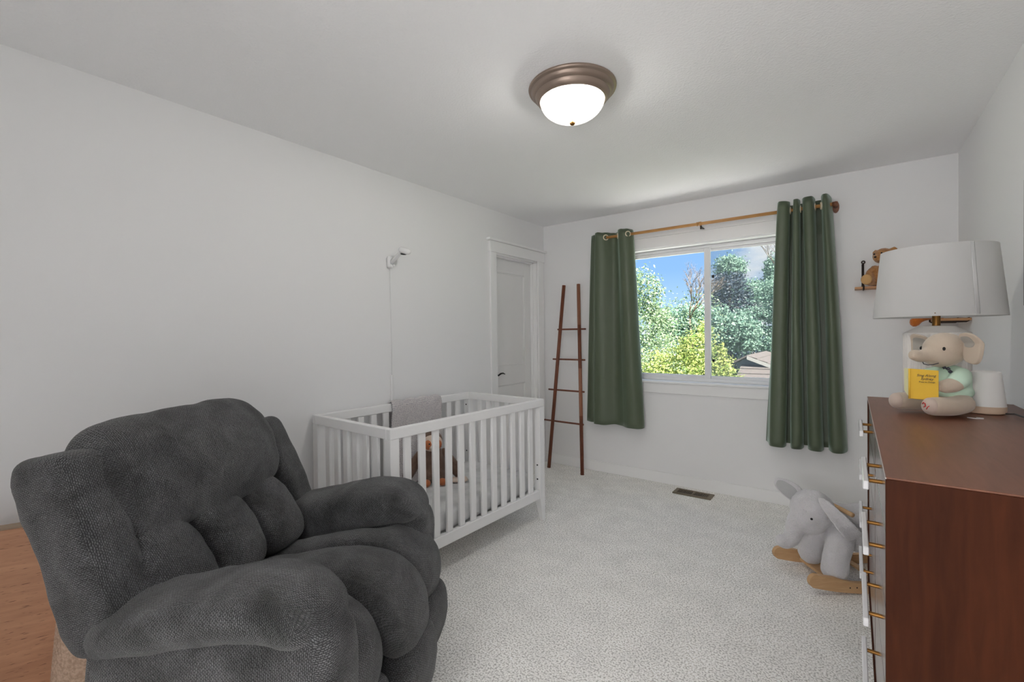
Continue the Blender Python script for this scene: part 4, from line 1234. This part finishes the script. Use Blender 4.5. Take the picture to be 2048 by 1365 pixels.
# ------------------------------------------------------------------ outside: ground, neighbour's house, trees
struct(box('ground', -60, 40, 5.5, 90, -3.2, -3.0, M('lawn', (.13, .17, .09), .9, var=((.18, .22, .12), 2, .4, .6))))
SHG = M('roof_shingles', (.13, .108, .10), .9, var=((.09, .078, .073), 14, .4, .6))
SID = M('siding_blue_shade', (.09, .11, .15), .8)  # bluish shadow on the gable wall is put into this colour
hs = thing('house', "neighbour's house with grey-brown shingle roof beyond the yellow-green shrub", 'house', (-2.2, 23.5, -3))
box('wall', -1.2, 3.2, -2.0, 3.0, 0, 2.25, SID, hs)
HR, HE = 3.36, 2.30      # ridge and eave heights above the yard
rb = B()
for x0, z0, x1, z1 in ((-1.35, HR, 3.5, HE - .5), (-1.35, HR, -2.7, HE + .2)):
    pass
nb = 9
for k in range(nb):       # shingle courses on the slope we see, each a lapped board
    t0, t1 = k / nb, (k + 1) / nb
    xa, za = -1.35 + 3.4 * t0, HR - 1.35 * t0
    xb, zb = -1.35 + 3.4 * t1, HR - 1.35 * t1
    cb = B().hexa([(xa, -2.3, za - .03), (xb, -2.3, zb - .0), (xb, 3.2, zb - .0), (xa, 3.2, za - .03)], [(xa, -2.3, za + .0), (xb, -2.3, zb + .04), (xb, 3.2, zb + .04), (xa, 3.2, za + .0)])
    cb.obj('shingle_course', SHG, hs)
B().hexa([(-1.35, -2.3, HR - .05), (-1.9, -2.3, HR - .35), (-1.9, 3.2, HR - .35), (-1.35, 3.2, HR - .05)][::-1], [(-1.35, -2.3, HR + .02), (-1.9, -2.3, HR - .28), (-1.9, 3.2, HR - .28), (-1.35, 3.2, HR + .02)][::-1]).obj('roof', SHG, hs)
B().prism([(-1.8, HR - .36), (-1.35, HR - .06), (1.6, HE - .2), (1.6, 1.5), (-1.8, 1.5)], -.05, .05, Matrix.Translation((0, -1.95, 0)) @ Matrix.Rotation(PI / 2, 4, 'X')).obj('gable', SID, hs)
FAS = M('white_fascia', (.34, .33, .31), .6)
B().hexa([(-1.35, -2.34, HR - .16), (2.05, -2.34, HR - 1.51), (2.05, -2.29, HR - 1.51), (-1.35, -2.29, HR - .16)], [(-1.35, -2.34, HR - .02), (2.05, -2.34, HR - 1.37), (2.05, -2.29, HR - 1.37), (-1.35, -2.29, HR - .02)]).obj('fascia', FAS, hs)
for k in range(5):
    y0, y1 = -2.0 - .45 * k, -2.0 - .45 * (k + 1); za, zb = 2.97 - .17 * k, 2.97 - .17 * (k + 1)
    B().hexa([(-1.6, y1, zb - .0), (3.4, y1, zb), (3.4, y0, za - .03), (-1.6, y0, za - .03)], [(-1.6, y1, zb + .04), (3.4, y1, zb + .04), (3.4, y0, za), (-1.6, y0, za)]).obj('shingle_course', SHG, hs)

BARK = M('bark', (.16, .12, .09), .9, bumps=[('noise', 12, .5, .02)])
def leaves(name, mat, parent, blobs, n, size, seed, droop=0.0, flat=0.6):
    """crown of single leaves scattered through the shells of ellipsoids"""
    rg = np.random.default_rng(seed)
    vol = np.array([b[3] * b[4] * b[5] for b in blobs]) ** .67
    idx = rg.choice(len(blobs), n, p=vol / vol.sum())
    bb = np.array(blobs)[idx]
    d = rg.normal(size=(n, 3)); d /= np.linalg.norm(d, axis=1)[:, None]
    r = rg.uniform(.22, 1.0, n) ** .5 * (1 + .12 * rg.normal(size=n) ** 2 * .5)
    clump = 1 + .16 * np.sin(d[:, 0] * 9 + idx) * np.sin(d[:, 1] * 8 + 2 * idx) + .12 * np.sin(d[:, 2] * 13 + idx)
    c = bb[:, :3] + d * (r * clump)[:, None] * bb[:, 3:6]
    nrm = rg.normal(size=(n, 3)) * .8 + np.array([0, -.35, flat * 1.2]) + d * .5
    nrm /= np.linalg.norm(nrm, axis=1)[:, None]
    ax = np.cross(nrm, rg.normal(size=(n, 3)) + np.array([0, 0, -droop])); ax /= np.linalg.norm(ax, axis=1)[:, None]
    bx = np.cross(nrm, ax)
    s = size * rg.uniform(.6, 1.4, n)[:, None]
    v = np.stack([c - ax * s, c - bx * s * .5 + nrm * s * .15, c + ax * s, c + bx * s * .5 + nrm * s * .15], 1).reshape(-1, 3)
    me = bpy.data.meshes.new(name)
    me.vertices.add(4 * n); me.vertices.foreach_set('co', v.astype(np.float32).ravel())
    me.loops.add(4 * n); me.loops.foreach_set('vertex_index', np.arange(4 * n, dtype=np.int32))
    me.polygons.add(n); me.polygons.foreach_set('loop_start', np.arange(0, 4 * n, 4, dtype=np.int32))
    me.update(calc_edges=True); me.validate()
    o = link(name, me, mat, parent)
    o['kind'] = 'stuff'
    return o
def branches(b, p, d, ln, r, depth, rg, spread=.55, kid=None):
    q = p + d * ln
    mid = p + d * ln * .5 + Vector((rg.uniform(-1, 1), rg.uniform(-1, 1), rg.uniform(-.3, .3))) * ln * .06
    b.tube([p, mid, q], [r, r * .85, r * .62], 5)
    if depth == 0: return
    for _ in range(3 if depth > 1 else 3):
        nd = (d + Vector((rg.uniform(-1, 1), rg.uniform(-1, 1), rg.uniform(-.25, .8))) * spread).normalized()
        branches(b, q if (kid or rg.random() < .6) else mid, nd, (kid or ln) * rg.uniform(.55, .8), r * .6, depth - 1, rg, spread)
def tree(name, label, loc, mat, blobs, n, size, seed, trunk, droop=0.0, flat=.6, depth=3, kid=1.2):
    t = thing(name, label, 'tree', loc)
    rg = random.Random(seed)
    b = B()
    branches(b, Vector((0, 0, 0)), Vector((0, 0, 1)), trunk[0], trunk[1], depth, rg, kid=kid)
    b.obj('trunk', BARK, t, True)
    if n: leaves('foliage', mat, t, blobs, n, size, seed, droop, flat)
    return t
LG = leaf_mat('leaf_mid_green', (.06, .13, .055), (.34, .42, .26))
LY = leaf_mat('leaf_yellow_green', (.10, .18, .03), (.46, .49, .16))
LT = leaf_mat('leaf_blue_green', (.055, .135, .10), (.32, .46, .36))
LD = leaf_mat('needle_blue_shade', (.012, .026, .042), (.032, .052, .078), .05)  # blue shade and screen haze are put into the needle colour
def sc(k, blobs):
    return [(x * k, y * k, (z - 4.32) * k + 4.32, a * k, b * k, c * k) for x, y, z, a, b, c in blobs]
tree('maple', 'tall pale green leafy tree behind the left curtain edge of the window', (-6.75, 17.0, -3), LG,
     [(0, 0, 4.6, 1.5, 1.6, 1.3), (.5, -.4, 5.9, .75, .8, .8), (-.6, -.3, 6.3, 1.0, 1.0, .9), (.9, -.4, 3.4, 1.3, 1.3, .9), (1.2, -.6, 2.3, 1.2, 1.2, 1.0), (.9, 0, 5.0, .5, .6, .35)], 20000, .05, 1, (2.6, .20), depth=1)
tree('bare_branched_tree', 'thin sparse tree with bare upper twigs in the left window pane', (-6.35, 23.0, -3), LG,
     [(0, 0, 4.3, 1.6, 1.4, .8), (.4, 0, 5.6, 1.1, .9, .9)], 1100, .06, 22, (5.0, .06), depth=6, kid=1.5)
tree('leafy_tree', 'yellow-green leafy tree low in the left pane against the window sill', (-3.15, 10.6, -3), LY,
     [(0, 0, 3.5, .75, .8, .55), (.42, -.2, 3.95, .42, .5, .42), (-.6, -.2, 3.1, .6, .7, .5), (.1, -.3, 2.7, 1.2, 1.0, .6), (.52, .1, 4.35, .16, .2, .28)], 14000, .034, 3, (1.6, .06), depth=1)
tree('background_tree', 'pale blue-green tree mass behind the bare twigs low in the left pane', (-7.35, 26.6, -3), LT,
     sc(.886, [(0, 0, 4.9, 2.2, 1.6, 1.3), (1.8, .4, 4.5, 1.4, 1.4, 1.2), (2.9, .6, 4.3, 1.0, 1.2, 1.1)]), 16000, .085, 4, (3.0, .25), depth=1)
tree('drooping_tree', 'green tree with drooping leafy boughs in the right window pane beside the curtain', (-2.73, 32.0, -3), LT,
     sc(1.885, [(0, 0, 5.2, 1.2, 1.2, .9), (-.9, -.5, 4.95, .85, .6, .2), (-1.05, -.5, 4.4, .75, .6, .18), (-.6, -.6, 4.05, 1.0, .7, .32), (-1.2, -.4, 3.85, .6, .6, .12), (.2, -.3, 3.7, 1.3, 1.1, .55), (-.3, -.1, 3.3, 1.0, 1.0, .4), (-.3, 0, 5.75, .65, .7, .4), (.3, 0, 6.0, .5, .5, .35)]), 30000, .076, 5, (2.2, .22), droop=1.2, depth=1)
tree('tall_tree', 'tall light tree rising above the dark spruce in the right pane', (-7.0, 44.0, -3), LT,
     sc(1.466, [(-1.15, 0, 8.3, .85, .9, .75), (1.05, 0, 7.9, .42, .5, .85), (0, 0, 6.7, 2.0, 1.6, .65)]), 13000, .10, 6, (3.5, .25), depth=1)
tree('shrub_tree', 'small yellow-green bushy tree at the bottom of the right pane before the house', (-1.77, 8.0, -3), LY,
     sc(.833, [(0, 0, 3.55, .30, .4, .36), (.28, 0, 3.20, .34, .4, .30), (-.2, -.1, 3.0, .6, .5, .6), (.05, .0, 3.9, .12, .15, .2)]), 9000, .026, 7, (1.6, .04), depth=1)
tree('bare_tree', 'dark leafless tree top against the white cloud beside the right curtain', (-1.80, 17.4, -3), LG, [], 0, .1, 35, (5.85, .042), depth=5, kid=.95)
# spruce: tiers of hanging needle sprays
sp = thing('spruce', 'spruce coloured as dark blue shade, filling the middle of the right pane', 'tree', (-7.35, 37.0, -3 + 4.32 * (1 - 1.194)))
sp.scale = (1.194, 1.194, 1.194)
B().tube([(0, 0, 0), (0, 0, 7.6)], [.22, .05], 8).obj('trunk', BARK, sp, True)
tiers = []
for k in range(18):
    z = 1.2 + .40 * k
    rr = 1.95 * (1 - (k / 22) ** 2.2) + .15
    for j in range(7):
        a = 2 * PI * (j + .5 * (k % 2)) / 7
        tiers.append((rr * .62 * math.cos(a), rr * .62 * math.sin(a), z - .18, rr * .42, rr * .42, .28))
leaves('foliage', LD, sp, tiers, 26000, .07, 8, droop=2.0, flat=.2)
